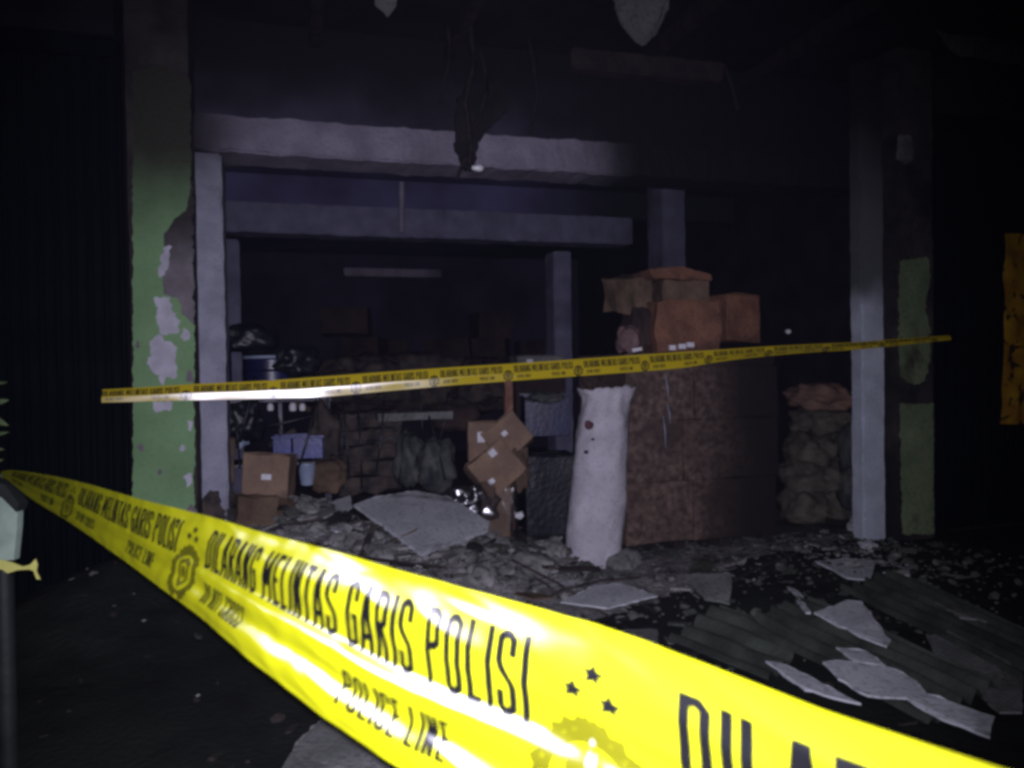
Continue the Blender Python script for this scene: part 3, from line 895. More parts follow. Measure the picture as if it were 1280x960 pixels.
# left heap
carton('brown cardboard box half hidden against the left white column', 268, 576, 46, 54, .26, 1.05, 6, -4, 4, M_card_dk, crumple=.02)
carton('squat brown cardboard box with one white label on the left heap', 331, 595, 56, 54, .3, .72, -12, -6, 3, M_card, [(.05, -.02, 12, 7)], crumple=.02)
carton('dented brown cardboard box half buried at the front of the left heap', 322, 642, 52, 46, .25, .42, 18, -14, 8, M_card_dk, crumple=.025)
def lump(label, px, py, wpx, hpx, dep, y, m, name='sack', cat='sack', seed=1.0, rough=.18, roll=0, flatness=2.6, group=None):
    M, s = frontM(px, py, y, random.uniform(-15, 15), 0, roll)
    bm = bmesh.new()
    bmesh.ops.create_icosphere(bm, subdivisions=4, radius=1)
    for v in bm.verts:
        c = v.co.copy()
        p = flatness
        n = (abs(c.x) ** p + abs(c.y) ** p + abs(c.z) ** p) ** (1 / p)
        c /= n
        d = 1 + noise.noise(c * 1.7 + Vector((seed, 0, 0))) * rough + noise.noise(c * 5 + Vector((0, seed, 0))) * rough * .35
        c *= d
        v.co = Vector((c.x * wpx * s / 2, c.y * dep / 2, c.z * hpx * s / 2))
    V, Fq = xf(from_bm(bm), M)
    o = obj(name, V, Fq, m, smooth=True)
    tag(o, label, cat, group)
    return o
lump('dark slumped sack on the rubble at the foot of the left pillar', 262, 640, 60, 60, .3, .4, M_goods, seed=2, rough=.3)
lump('black sack heaped on top of the drums at upper left', 312, 424, 62, 36, .3, 2.3, M_black, seed=4, rough=.3)
lump('small black bundle beside the small blue drum', 262, 424, 30, 22, .2, 2.0, M_black, 'bundle', 'bundle', seed=9, rough=.3)

# steel rack with drums
y_r = 1.75
ra, rb = on_y(250, 500, y_r), on_y(410, 500, y_r)
rack = empty('storage_rack', ((ra.x + rb.x) / 2, y_r + .25, 0.02), 'grey steel rack carrying blue drums at the left inside', 'rack')
zt = on_y(340, 503, y_r).z
for xx in (ra.x, on_y(286, 500, y_r).x, on_y(350, 500, y_r).x, rb.x):
    part('leg', boxvf(xx - .017, xx + .017, y_r, y_r + .034, .03, zt - .001, .003), M_steel, rack)
for xx in (ra.x, rb.x):
    part('leg', boxvf(xx - .017, xx + .017, y_r + .47, y_r + .5, .03, zt - .001, .003), M_steel, rack)
part('shelf', boxvf(ra.x - .03, rb.x + .03, y_r - .03, y_r + .52, zt, zt + .035, .004), M_steel, rack)
zl = on_y(370, 578, y_r).z
part('shelf', boxvf(ra.x + .02, rb.x - .02, y_r + .036, y_r + .46, zl - .03, zl, .004), M_steel, rack)
def drum(label, px, pyt, pyb, wpx, y, m, lid=None, lab=False):
    p = on_y(px, pyb, y); s = depth(p) / F
    r = wpx * s / 2; h = (pyb - pyt) * s
    c = Vector((p.x, y + r, p.z))
    e = empty('drum', c, label, 'drum')
    prof = [(r * .93, 0), (r, .015), (r, h * .30), (r * 1.04, h * .33), (r, h * .36), (r, h * .64), (r * 1.04, h * .67), (r, h * .70), (r, h * .93), (r * .95, h * .97), (r * .8, h)]
    part('body', lathe(prof, 28, Matrix.Translation(c)), m, e, smooth=True, sharp=40)
    part('lid', lathe([(r * 1.03, h * .965), (r * 1.05, h * .985), (r * 1.03, h * 1.03), (r * .9, h * 1.045)], 28, Matrix.Translation(c)), lid or m, e, smooth=True, sharp=35)
    if lab:
        V, Fq = [], []
        for i in range(6):
            q = -math.pi / 2 - .5 + i * .12
            for z in (h * .42, h * .62):
                V.append(c + Vector((math.cos(q) * r * 1.012, math.sin(q) * r * 1.012, z + (i % 2) * .008)))
        Fq = [(2 * i, 2 * i + 2, 2 * i + 3, 2 * i + 1) for i in range(5)]
        part('paper_label', (V, Fq), M_label, e)
    return e
zs = zt + .035
def py_at(px, y, z):                       # the pixel row of height z at depth plane y
    lo, hi = 0, 960
    for _ in range(30):
        m_ = (lo + hi) / 2
        if on_y(px, m_, y).z > z: lo = m_
        else: hi = m_
    return lo
drum('small blue drum with a torn white label at the left end of the rack', 269, 432, py_at(269, y_r, zs), 38, y_r + .02, M_blue_dk, M_steel, True)
drum('wide dark blue drum with a pale lid on the rack', 340, 446, py_at(340, y_r, zs), 70, y_r + .03, M_blue_dk, M_pale)
# white jars hanging in a row under the shelf edge
for i, (a, w) in enumerate(((338, 8), (366, 9), (378, 8))):
    p = on_y(a, 510, y_r - .06); s = depth(p) / F
    o = obj('jar', *lathe([(w * s * .42, 0), (w * s * .5, .01), (w * s * .5, w * s * .8), (w * s * .35, w * s * .95), (w * s * .38, w * s * 1.1), (w * s * .3, w * s * 1.12)], 14, Matrix.Translation(p - Vector((0, 0, w * s * .4)))), M_lamp, smooth=True, sharp=40)
    tag(o, ('small white jar at the left below the tape under the rack shelf', 'middle small white jar under the rack shelf edge', 'rightmost small white jar under the rack shelf edge')[i], 'jar', 'white jars on the rack')
# lower blue crates and cup
def crate(label, px, py, wpx, hpx, dep, y, m, yaw=-6, roll=0):
    M, s = frontM(px, py, y, yaw, 0, roll)
    w, h = wpx * s, hpx * s
    e = empty('plastic_crate', M @ Vector((0, dep / 2, -h / 2)), label, 'crate')
    t = .012
    part('bottom', xf(boxvf(-w / 2, w / 2, 0, dep, -h / 2, -h / 2 + t), M), m, e)
    part('side', xf(boxvf(-w / 2, w / 2, -t, -.001, -h / 2, h / 2, .003), M), m, e)
    part('side', xf(boxvf(-w / 2, w / 2, dep + .001, dep + t, -h / 2, h / 2, .003), M), m, e)
    part('side', xf(boxvf(-w / 2, -w / 2 + t, 0, dep, -h / 2 + t + .001, h / 2, .003), M), m, e)
    part('side', xf(boxvf(w / 2 - t, w / 2, 0, dep, -h / 2 + t + .001, h / 2, .003), M), m, e)
    part('rim', xf(boxvf(-w / 2 - .01, w / 2 + .01, -t - .01, -.001, h / 2 + .001, h / 2 + .016), M), m, e)
    part('rim', xf(boxvf(-w / 2 - .01, w / 2 + .01, dep, dep + t, h / 2 + .001, h / 2 + .016), M), m, e)
    return e
crate('bright blue plastic crate low on the rack behind the brown box', 385, 560, 36, 26, .22, y_r - .3, M_blue)
crate('small violet blue plastic crate left of the bright blue crate', 353, 560, 22, 24, .18, y_r - .25, M_blue)
p = on_y(384, 606, 1.2); s = depth(p) / F
o = obj('plastic_cup', *lathe([(7 * s, 0), (8 * s, .01), (11 * s, 24 * s), (11.6 * s, 25 * s), (10.5 * s, 25 * s), (7.5 * s, 4 * s)], 18, Matrix.Translation(p)), M_pale, smooth=True, sharp=40)
tag(o, 'pale blue plastic cup on the floor below the blue crate', 'cup')
lump('dark brown slumped bag right of the pale cup', 412, 595, 42, 40, .25, 1.25, M_card_dk, 'bag', 'bag', seed=14, rough=.3)
lump('blue-grey plastic bag hanging low under the rack at left', 302, 545, 18, 30, .15, y_r - .08, M_pale, 'plastic_bag', 'bag', seed=15, rough=.35)

# stacked bundles in the left middle, tied with strips
e_lab = ['bottom', 'second', 'third', 'fourth', 'top']
for i in range(5):
    carton('dusty flat brown bundle, %s of the strapped stack behind the grey board' % e_lab[i], 466 + random.uniform(-4, 4), 606 - i * 20, 76, 19, .4, 1.55, random.uniform(-22, 16), random.uniform(-6, 6), random.uniform(-8, 8), M_goods, crumple=.03, tape=False, group='strapped bundles')
for a, b in ((424, 'left'), (447, 'right')):
    p0, p1 = on_y(a, 520, 1.44), on_y(a + 5, 612, 1.44)
    o = obj('plastic_strap', *tube([p0, p0.lerp(p1, .4) + Vector((.01, 0, 0)), p1], .006, 6), M_steel, smooth=True)
    tag(o, 'thin shiny plastic strap hanging at the %s of the dusty bundles' % b, 'strap')
o = obj('grey_board', *boxvf(*[on_y(470, 520, 1.5).x, on_y(562, 520, 1.5).x, 1.35, 1.75, on_y(500, 526, 1.35).z, on_y(500, 516, 1.35).z], .004, 3, .008, 3), M_panel_dk)
tag(o, 'grey dusty board lying over the bundles left of the tilted boxes', 'board')
lump('murky grey plastic bag between the bundles and the tilted boxes', 545, 580, 44, 60, .3, 1.3, M_bagp, 'plastic_bag', 'bag', seed=21, rough=.35)
lump('dark lumpy plastic bag right beside the dusty bundles', 512, 575, 34, 66, .3, 1.45, M_bagp, 'plastic_bag', 'bag', seed=24, rough=.4)
lump('reddish brown sack behind the grey board', 568, 520, 60, 40, .3, 1.9, M_card_back, seed=26, rough=.3)

# tilted boxes and wrapped carton in the centre
carton('small brown box standing upright with a tall white label', 603, 552, 36, 48, .22, 1.05, -10, 0, 0, M_card, [(-.05, .12, 9, 13)], crumple=.008)
carton('upper tilted brown box with a small white spot label', 634, 545, 52, 44, .28, .98, -14, -10, -36, M_card, [(-.02, .1, 7, 6)], crumple=.016)
carton('lower tilted brown box with two white labels and a torn corner', 621, 585, 58, 52, .26, .80, -8, -14, -36, M_card, [(.12, .34, 9, 9), (-.28, -.18, 8, 6)], crumple=.02)
lump('torn cardboard flap sticking out right of the tilted boxes', 651, 585, 22, 50, .12, .95, M_card_dk, 'cardboard_scrap', 'cardboard', seed=31, rough=.5)
wb = carton('upright carton in shiny stretch film under the tilted boxes', 620, 648, 38, 80, .2, .85, -24, 0, 2, M_card, crumple=.01)
M, s = frontM(620, 648, .85, -24, 0, 2)
part('stretch_film', xf(boxvf(-24 * s, 24 * s, -.02, .23, -42 * s, 42 * s, .02, 8, .016, 7, 2), M), M_wrap, wb, smooth=True)
fl_ = lump('crumpled heap of clear film left of the wrapped carton', 590, 628, 60, 40, .22, .75, M_wrap_big, 'stretch_film', 'plastic film', seed=33, rough=.5)
pw0, pw1 = on_y(636, 470, 1.25), on_y(633, 600, 1.25)
o = obj('timber_post', *worn_block(pw0.x - .03, pw0.x + .035, 1.25, 1.31, .03, pw0.z, .006, seed=41), M_wood)
tag(o, 'reddish wooden post standing behind the tilted boxes', 'post')
# dark bins to the right of them
crate('dark blue plastic bin with pale rim left of the white roll', 684, 520, 56, 50, .3, 1.3, M_blue_dk, -10)
lump('pale crumpled film lying on top of the dark bin', 682, 497, 46, 14, .2, 1.25, M_bagp, 'plastic_film', 'plastic film', seed=44, rough=.4)
carton('large black box behind the white roll on the floor', 690, 625, 66, 110, .4, 1.1, -6, 0, 0, M_black, crumple=.01)
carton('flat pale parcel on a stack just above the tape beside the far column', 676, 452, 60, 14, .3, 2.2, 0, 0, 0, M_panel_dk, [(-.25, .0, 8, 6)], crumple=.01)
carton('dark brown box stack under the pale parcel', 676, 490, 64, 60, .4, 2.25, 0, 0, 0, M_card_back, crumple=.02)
lump('small pale glinting scrap on the floor beside the wrapped carton', 649, 644, 10, 8, .05, .75, M_lamp, 'plastic_scrap', 'scrap', seed=46, rough=.4)

# white roll standing in the doorway
pb_ = on_y(742, 704, 0.06); pt_ = on_y(758, 482, 0.16)
s = depth(pb_) / F
R0 = 35 * s
ax = (pt_ - pb_)
Lh = ax.length
axn = ax.normalized()
xa_ = axn.cross(Vector((0, 1, 0))).normalized() * -1
if xa_.x < 0: xa_.negate()
ya_ = axn.cross(xa_).normalized()
def roll_vf():
    V, Fq = [], []
    n, m_ = 44, 60
    for i in range(m_ + 1):
        f = i / m_
        r = R0 * (1.0 + .05 * math.sin(f * 5 + .6) - .07 * smooth(.80, .90, f) + .08 * smooth(.92, 1.0, f) - .10 * (1 - smooth(0, .05, f)))
        for j in range(n):
            q = 2 * math.pi * j / n
            c, sn = math.cos(q), math.sin(q)
            rr = r * (1 + .035 * math.sin(q * 9 + 4 * noise.noise(Vector((c, sn, f * 3)))) * smooth(.70, .97, f) - .05 * abs(noise.noise(Vector((c * 2 + f * 2, sn * 2, f * 9)))) * 2 + .10 * noise.noise(Vector((c * 1.6, sn * 1.6, f * 4))) + .03 * abs(noise.noise(Vector((c * 4, sn * 4 + f * 3, f * 7)))) + .025 * noise.noise(Vector((c * 6, sn * 6, f * 3))) + .012 * noise.noise(Vector((c * 5, sn * 5, f * 22))))
            p = pb_ + axn * (Lh * f - .02) + xa_ * (c * rr) + ya_ * (sn * rr * .9)
            if f > .93:                       # ragged mouth: ears left and right, dip in the middle
                e = (f - .93) / .07
                p += axn * e * (.030 * c + .030 * max(0, c) ** 4 + .035 * noise.noise(Vector((c * 3.2, sn * 3.2, 9))))
                p += xa_ * e * .02 * c
            V.append(p)
    for i in range(m_):
        for j in range(n):
            Fq.append((i * n + j, i * n + (j + 1) % n, (i + 1) * n + (j + 1) % n, (i + 1) * n + j))
    # sunken top
    c0 = len(V)
    for j in range(n):
        q = 2 * math.pi * j / n
        V.append(pb_ + axn * (Lh - .05) + xa_ * (math.cos(q) * R0 * .75) + ya_ * (math.sin(q) * R0 * .7))
    for j in range(n): Fq.append((m_ * n + j, m_ * n + (j + 1) % n, c0 + (j + 1) % n, c0 + j))
    Fq.append(tuple(range(c0, c0 + n)))
    return V, Fq
rl = empty('white_roll', pb_, 'tall white woven sack standing like a roll in the doorway with red stain', 'sack')
part('body', roll_vf(), M_sack, rl, smooth=True)
M_stain = mat('dark_red_stain', (0.13, 0.05, 0.06), (0.07, 0.03, 0.04), 30, .8)
M_stain2 = mat('dark_spot', (0.05, 0.04, 0.07), (0.02, 0.02, 0.03), 30, .8)
def spot(px, py, rpx, m, parent, name):
    d = ray(px, py)
    # distance to the roll's surface along the ray
    t = 3.0
    for _ in range(3000):
        p = CAM + d * t
        w = p - pb_
        f = w.dot(axn)
        if (w - axn * f).length < R0 * 1.0: break
        t += .002
    nrm_ = (w - axn * f).normalized()
    u = nrm_.cross(Vector((0, 0, 1))).normalized(); v = u.cross(nrm_)
    r = rpx * depth(p) / F
    rnd = random.Random(px)
    pts = []
    for i in range(22):
        q = i / 22 * 2 * math.pi
        k = r * (1 + .35 * noise.noise(Vector((math.cos(q) * 1.3, math.sin(q) * 1.3, px * .7))))
        a = u * math.cos(q) * k + v * math.sin(q) * k
        pts.append(p + a + nrm_ * (.012 - (a.dot(u)) ** 2 / (2 * R0)))
    return part(name, slab(pts, nrm_, .03), m, parent)
spot(736, 531, 5.5, M_stain, rl, 'stain')
spot(733, 565, 2.4, M_stain2, rl, 'stain')
spot(741, 549, 1.5, M_stain2, rl, 'stain')
# big wrapped stack right of the roll: pallet, layers of cartons, film
y_p = 0.12
qa, qb = on_y(786, 700, y_p), on_y(975, 700, y_p)
pal = empty('loaded_pallet', ((qa.x + qb.x) / 2, y_p + .45, 0.02), 'tall dark stack of grimy brown cartons on a pallet beside the white roll', 'pallet load')
for i in range(4):
    xx = qa.x + .02 + (qb.x - qa.x - .12) * i / 3
    part('pallet_board', boxvf(xx, xx + .09, y_p + .06, y_p + .95, .03, .10, .004), M_wood_dk, pal)
ztop = on_y(860, 441, y_p).z
M_stack = mat('film_dulled_brown_cardboard', (0.185, 0.125, 0.10), (0.055, 0.036, 0.030), 24.0, 0.85, 0.45, 90, soot=(2.2, .48, .72, (0.055, 0.036, 0.028)), grime=.6, soot_fade=((0, -.25, .42, .35, (0.014, 0.010, 0.009)),))  # right side darkened in the colour as shade on the stack
M_stack2 = mat('grimy_dark_cardboard', (0.165, 0.112, 0.09), (0.05, 0.033, 0.028), 24.0, 0.85, 0.45, 90, soot=(2.2, .48, .72, (0.045, 0.030, 0.024)), grime=.6, soot_fade=((0, -.25, .42, .35, (0.012, 0.009, 0.008)),))  # same painted shade towards the right
zz, li = .11, 0
rs = random.Random(5)
while zz < ztop - .05:
    hh = min(rs.choice((.30, .38, .44)), ztop - zz)
    if ztop - zz - hh < .09: hh = ztop - zz
    xs_ = [0.0] + sorted(rs.uniform(.35, .65) for _ in range(1)) + [1.0]
    for a, b in zip(xs_[:-1], xs_[1:]):
        if b - a < .03: continue
        part('carton', boxvf(qa.x + (qb.x - qa.x) * a + .001 + rs.uniform(-.012, .0) * (a == 0), qa.x + (qb.x - qa.x) * b - .001 + rs.uniform(-.02, .015) * (b == 1), y_p + rs.uniform(0, .016), y_p + .93, zz, zz + hh - .001, .006, 6, .010, li * 3.1 + a), rs.choice((M_stack, M_stack2, M_stack)), pal)
    zz += hh
    li += 1
for (a, b, c, d) in ((831, 468, 836, 500), (834, 505, 838, 530), (829, 520, 832, 560)):
    p0, p1 = on_y(a, b, y_p - .05), on_y(c, d, y_p - .05)
    part('glint_strip', tube([p0, p0.lerp(p1, .5) + Vector((.006, 0, 0)), p1], [.002, .004, .0015], 5), M_pale, pal, smooth=True)  # pale slivers modelled in place of glints on the film

# torn boxes on top of the stack
carton('torn orange-brown box with three white labels and dark hand hole on the stack', 861, 408, 84, 66, .45, y_p + .1, -6, 0, 0, M_card_or, [(-.28, -.40, 8, 6), (-.13, -.38, 9, 6), (.0, -.35, 9, 6)], crumple=.04, tape=False)
carton('plain orange-brown box at the right end of the stack top', 930, 398, 50, 58, .4, y_p + .3, 6, 0, 2, M_card_or, crumple=.02)
carton('dark open box with orange flaps on top of the torn box', 858, 362, 60, 34, .35, y_p + .22, -10, 4, 2, M_card_dk, crumple=.02, tape=False)
pts = rough_outline([on_y(a, b, y_p + .15) for a, b in ((812, 336), (850, 333), (888, 342), (890, 350), (852, 350), (815, 346))], .03, .012, 5)
o = obj('cardboard_flap', *slab(pts, (0, -1, 0), .3), M_card_or); tag(o, 'folded orange cardboard flap topmost on the carton stack', 'cardboard')
carton('crumpled dark box leaning at the left end of the stack top', 800, 368, 40, 44, .3, y_p + .3, 16, 6, -6, M_card_dk, crumple=.035, tape=False)
carton('small dark crushed box wedged under the leaning box', 803, 408, 26, 46, .25, y_p + .25, -4, 0, 3, M_card_back, crumple=.03, tape=False)
lump('round pinkish brown bundle at the left corner of the stack top', 784, 424, 26, 34, .2, y_p + .1, mat('pinkish_cloth', (0.22, 0.14, 0.13), (0.13, 0.08, 0.08), 8, .9, .4, 30), 'bundle', 'bundle', seed=51, rough=.25)
o = obj('paper_scrap', *slab(rough_outline([on_y(a, b, y_p + .02) for a, b in ((790, 436), (802, 434), (803, 438), (791, 440))], .02, .003, 6), (0, -1, 0), .012), M_label); tag(o, 'small white paper scrap beside the round bundle', 'paper')

# sacks piled by the right white column
sk = [('lowest left tan sack of the pile by the right column', 1004, 634, 50, 44, .95), ('lowest right tan sack of the pile by the right column', 1044, 630, 50, 46, 1.05),
      ('second left tan sack up in the pile by the right column', 1008, 598, 48, 42, .98), ('second right tan sack up in the pile by the right column', 1050, 594, 46, 44, 1.02),
      ('third left tan sack up in the pile by the right column', 1010, 562, 46, 42, 1.0), ('third right tan sack up in the pile by the right column', 1050, 556, 46, 42, 1.06),
      ('fourth tan sack up, broad, in the pile by the right column', 1030, 526, 72, 38, 1.05), ('topmost reddish tan sack of the pile by the right column', 1022, 497, 64, 34, 1.12)]
M_bag2 = mat('reddish_woven_sack', (0.26, 0.15, 0.11), (0.14, 0.09, 0.07), 5.0, .85, .5, 30)
for i, (lb, a, b, w, h, yy) in enumerate(sk):
    lump(lb, a, b, w, h, .5, yy, M_bag2 if i == 7 else M_bag, seed=60 + i * 3, rough=.38, roll=random.uniform(-4, 4), flatness=2.8, group='sacks by the right column')
lump('small loose pale sack squeezed between pile and right column', 1066, 560, 30, 60, .3, .75, M_bagp, seed=77, rough=.25)
lump('lower loose pale sack squeezed against the right column foot', 1064, 610, 28, 56, .3, .72, M_bagp, seed=79, rough=.25)

lump('dark crumpled tarpaulin hanging over the left half of the rack', 306, 528, 46, 44, .16, y_r - .15, M_black, 'tarpaulin', 'tarpaulin', seed=101, rough=.5)
lump('dark crumpled tarpaulin slumped at the right leg of the rack', 408, 545, 36, 70, .2, y_r - .2, M_goods, 'tarpaulin', 'tarpaulin', seed=104, rough=.5)
lump('black torn sheet bulging over the wide dark drum', 372, 452, 52, 34, .2, y_r - .02, M_black, 'plastic_sheet', 'plastic sheet', seed=108, rough=.5)

# goods in the dark at the back
k = 0
where = ['far left', 'left', 'middle', 'right', 'far right']
for i, (px, w) in enumerate(((440, 60), (500, 50), (560, 56), (618, 46), (662, 44))):
    for j in range((2, 1, 1, 2, 1)[i]):
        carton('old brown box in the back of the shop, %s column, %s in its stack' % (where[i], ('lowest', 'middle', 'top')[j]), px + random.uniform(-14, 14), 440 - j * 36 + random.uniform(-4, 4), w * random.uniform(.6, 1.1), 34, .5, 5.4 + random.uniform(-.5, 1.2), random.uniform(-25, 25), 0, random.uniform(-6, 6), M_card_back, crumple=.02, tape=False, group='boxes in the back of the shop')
for i, (px, py, w, h, lb) in enumerate(((520, 480, 300, 70, 'long dark heap of soot-covered goods behind the tape'), (455, 470, 80, 50, 'dark lumpy bundle behind the tape left of centre'), (610, 476, 90, 50, 'dark lumpy bundle behind the tape right of centre'))):
    lump(lb, px, py, w, h, .6, 3.6 - i * .2, M_goods, 'goods_heap', 'heap', seed=90 + i, rough=.5)

# ------------------------------------------------------------------ broken boards on the ground
def board(label, pxs, z, m=M_panel, thick=.009, sx=0.0, sy=0.0, seed=0.0, name='ceiling_board', amp=.008):
    """broken sheet lying on the plane z + sx*(x-x0) + sy*(y-y0)"""
    c = on_z(sum(a for a, b in pxs) / len(pxs), sum(b for a, b in pxs) / len(pxs), z)
    n_ = Vector((-sx, -sy, 1)).normalized()
    pts = []
    for a, b in pxs:
        d = ray(a, b)
        t = (c - CAM).dot(n_) / d.dot(n_)
        pts.append(CAM + d * t)
    o = obj(name, *slab(rough_outline(pts, .035, amp, seed), n_, thick), m)
    return tag(o, label, 'board', 'broken boards on the ground')
board('large pale grey board slanting against the heap under the wrapped carton', [(442, 630), (470, 621), (520, 613), (560, 620), (612, 652), (610, 662), (528, 692), (490, 665)], .40, thick=.02, sx=-.12, sy=.30, seed=1)
board('pale broken board on the ground below the white roll', [(700, 752), (745, 731), (775, 728), (822, 745), (790, 752), (760, 760)], .10, seed=2, sy=.06)
board('grey board fragment at the tape edge left of the zinc sheets', [(755, 800), (775, 788), (822, 785), (822, 812), (790, 812)], .06, seed=3, m=M_panel_dk)
board('upper triangular white board on the zinc sheets at right', [(1018, 765), (1060, 750), (1078, 752), (1112, 800), (1108, 808), (1075, 795), (1050, 782)], .17, seed=4, sy=.08)
board('longest white board lying on the zinc sheets at lower right', [(1028, 826), (1045, 823), (1120, 835), (1145, 850), (1160, 866), (1243, 896), (1237, 922), (1165, 892), (1132, 872), (1085, 868), (1050, 848)], .14, seed=5, sy=.06)
board('narrow white board sliver above the tape at lower right', [(958, 827), (975, 828), (1010, 843), (1075, 878), (1040, 872), (1005, 860)], .12, seed=6, sy=.05)
board('small white board corner tucked behind the longest white board', [(1045, 808), (1085, 814), (1108, 832), (1070, 828)], .15, seed=7, sy=.05)
board('ragged pale board at the foot of the right white column', [(1018, 702), (1055, 697), (1095, 700), (1088, 725), (1060, 722)], .10, seed=8, sy=.1)
board('small pale chip right of the column foot', [(1100, 706), (1140, 709), (1136, 719), (1103, 715)], .08, seed=9)
board('brownish grey board leaning in front of the wrapped stack', [(855, 718), (915, 716), (912, 754), (880, 748)], .12, M_panel_dk, sy=.35, seed=10)
board('tiny white splinter left of the triangular board, upper', [(984, 733), (992, 735), (1004, 746), (1000, 749)], .14, seed=11)
board('tiny white splinter left of the triangular board, lower', [(995, 750), (1003, 752), (1015, 766), (1008, 766)], .15, seed=12)
board('thin dark edged strip at the far right of the ground', [(1165, 750), (1190, 755), (1232, 776), (1200, 770)], .12, M_panel_dk, seed=13)
board('dull grey sheet at the right edge behind the longest white board', [(1158, 795), (1200, 785), (1250, 800), (1278, 830), (1240, 852), (1180, 840)], .09, M_panel_dk, seed=14, sy=.04)
board('dull grey sheet in the lower right corner', [(1215, 860), (1279, 835), (1279, 890), (1250, 890)], .08, M_panel_dk, seed=24)
board('small grey board scrap left of the slanting board', [(408, 628), (438, 620), (440, 634), (424, 646)], .36, seed=15, sy=.3)
board('greenish grey board scrap below the slanting board', [(452, 664), (488, 668), (506, 698), (462, 694)], .20, M_panel_dk, seed=16, sy=.25)
board('greenish flat slab on the ground below the near tape', [(343, 975), (372, 925), (402, 898), (440, 890), (560, 975)], .05, M_panel_dk, thick=.04, seed=17)

# corrugated zinc sheets lying on the ground at right
def zinc(label, p00, p10, p01, z, waves, seed):
    """sheet spanned by three pixel corners; the ridges run from p00 to p10"""
    A, B, Cc = on_z(*p00, z), on_z(*p10, z - .02), on_z(*p01, z + .02)
    U, W = B - A, Cc - A
    n_ = U.cross(W).normalized()
    if n_.z < 0: n_.negate()
    nu, nw = 14, waves * 8
    V, Fq = [], []
    for side in (0, 1):
        for i in range(nu + 1):
            for j in range(nw + 1):
                u, w = i / nu, j / nw
                h = .026 * math.sin(w * waves * 2 * math.pi) + .022 * noise.noise(Vector((u * 2 + seed, w * 2, 0)))
                e = .02 * noise.noise(Vector((w * 9, seed, i == 0)))
                V.append(A + U * (u + (e if i in (0, nu) else 0)) + W * w + n_ * (h - side * .002))
    k_ = (nu + 1) * (nw + 1)
    for i in range(nu):
        for j in range(nw):
            a = i * (nw + 1) + j
            Fq.append((a, a + 1, a + nw + 2, a + nw + 1))
            Fq.append((k_ + a, k_ + a + nw + 1, k_ + a + nw + 2, k_ + a + 1))
    o = obj('corrugated_sheet', V, Fq, M_zinc, smooth=True)
    return tag(o, label, 'roofing sheet', 'fallen corrugated sheets')
zinc('blackened corrugated roofing sheet between the two white boards at right', (925, 775), (1160, 905), (1010, 745), .11, 5, 1)
zinc('blackened corrugated roofing sheet behind the triangular white board', (1050, 735), (1275, 850), (1120, 715), .10, 5, 4)
zinc('blackened corrugated roofing sheet in front below the wrapped stack', (835, 800), (960, 850), (900, 755), .06, 4, 8)

# single larger lumps
def chunk(label, px, py, spx, seed, m=M_rubble_pc, flat=.7):
    p = ground_hit(px, py)
    s = spx * depth(p) / F / 2
    bm = bmesh.new()
    bmesh.ops.create_icosphere(bm, subdivisions=3, radius=1)
    for v in bm.verts:
        c = v.co.copy()
        d = 1 + .45 * noise.noise(c * 1.1 + Vector((seed, 0, 0))) + .22 * noise.noise(c * 3 + Vector((0, seed, 0))) + .08 * noise.noise(c * 8)
        v.co = Vector((c.x * d * s, c.y * d * s, c.z * d * s * flat))
    V, Fq = from_bm(bm)
    V = [v + p + Vector((0, 0, s * flat * .35)) for v in V]
    return tag(obj('rubble_chunk', V, Fq, m), label, 'rubble chunk', 'larger rubble chunks')
chunk('largest pale rubble chunk at the foot of the right column', 1090, 660, 46, 1, M_panel)
chunk('small pale rubble chunk left of the right column foot', 1070, 664, 24, 2, M_panel)
chunk('small pale rubble chunk in front of the right column foot', 1085, 684, 20, 3, M_panel)
chunk('rounded grey chunk in the rubble below the wrapped carton', 600, 724, 44, 5)
chunk('wide low grey chunk left of the white roll', 668, 712, 60, 6, flat=.5)
chunk('grey rubble chunk just left of the white roll foot', 690, 690, 40, 7)
chunk('small dark rubble chunk beside the wrapped carton foot', 590, 688, 22, 8, M_soot)
chunk('grey green chunk below the slanting board at left', 470, 700, 40, 9)
chunk('dark chunk on the left heap above the near tape', 420, 655, 36, 10, M_soot)
chunk('rubble chunk right of the white roll foot', 778, 708, 44, 11, M_panel_dk)
chunk('sharp small rubble chunk on the left heap', 385, 640, 30, 12)
for i, (a, b, c, d) in enumerate(((640, 700, 760, 770), (668, 722, 700, 748), (700, 738, 800, 722), (820, 765, 760, 740), (1000, 690, 900, 735))):
    p0, p1 = ground_hit(a, b, .05), ground_hit(c, d, .03)
    o = obj('stick', *tube([p0, p0.lerp(p1, .5) + Vector((0, 0, .02)), p1], .008, 6), M_wood_dk if i > 2 else M_goods)
    tag(o, ('long thin stick slanting down left of the white roll', 'short stick under the long stick left of the roll', 'thin stick lying below the white roll', 'charred stick right of the pale board', 'charred stick in front of the wrapped stack')[i], 'stick', 'sticks in the rubble')

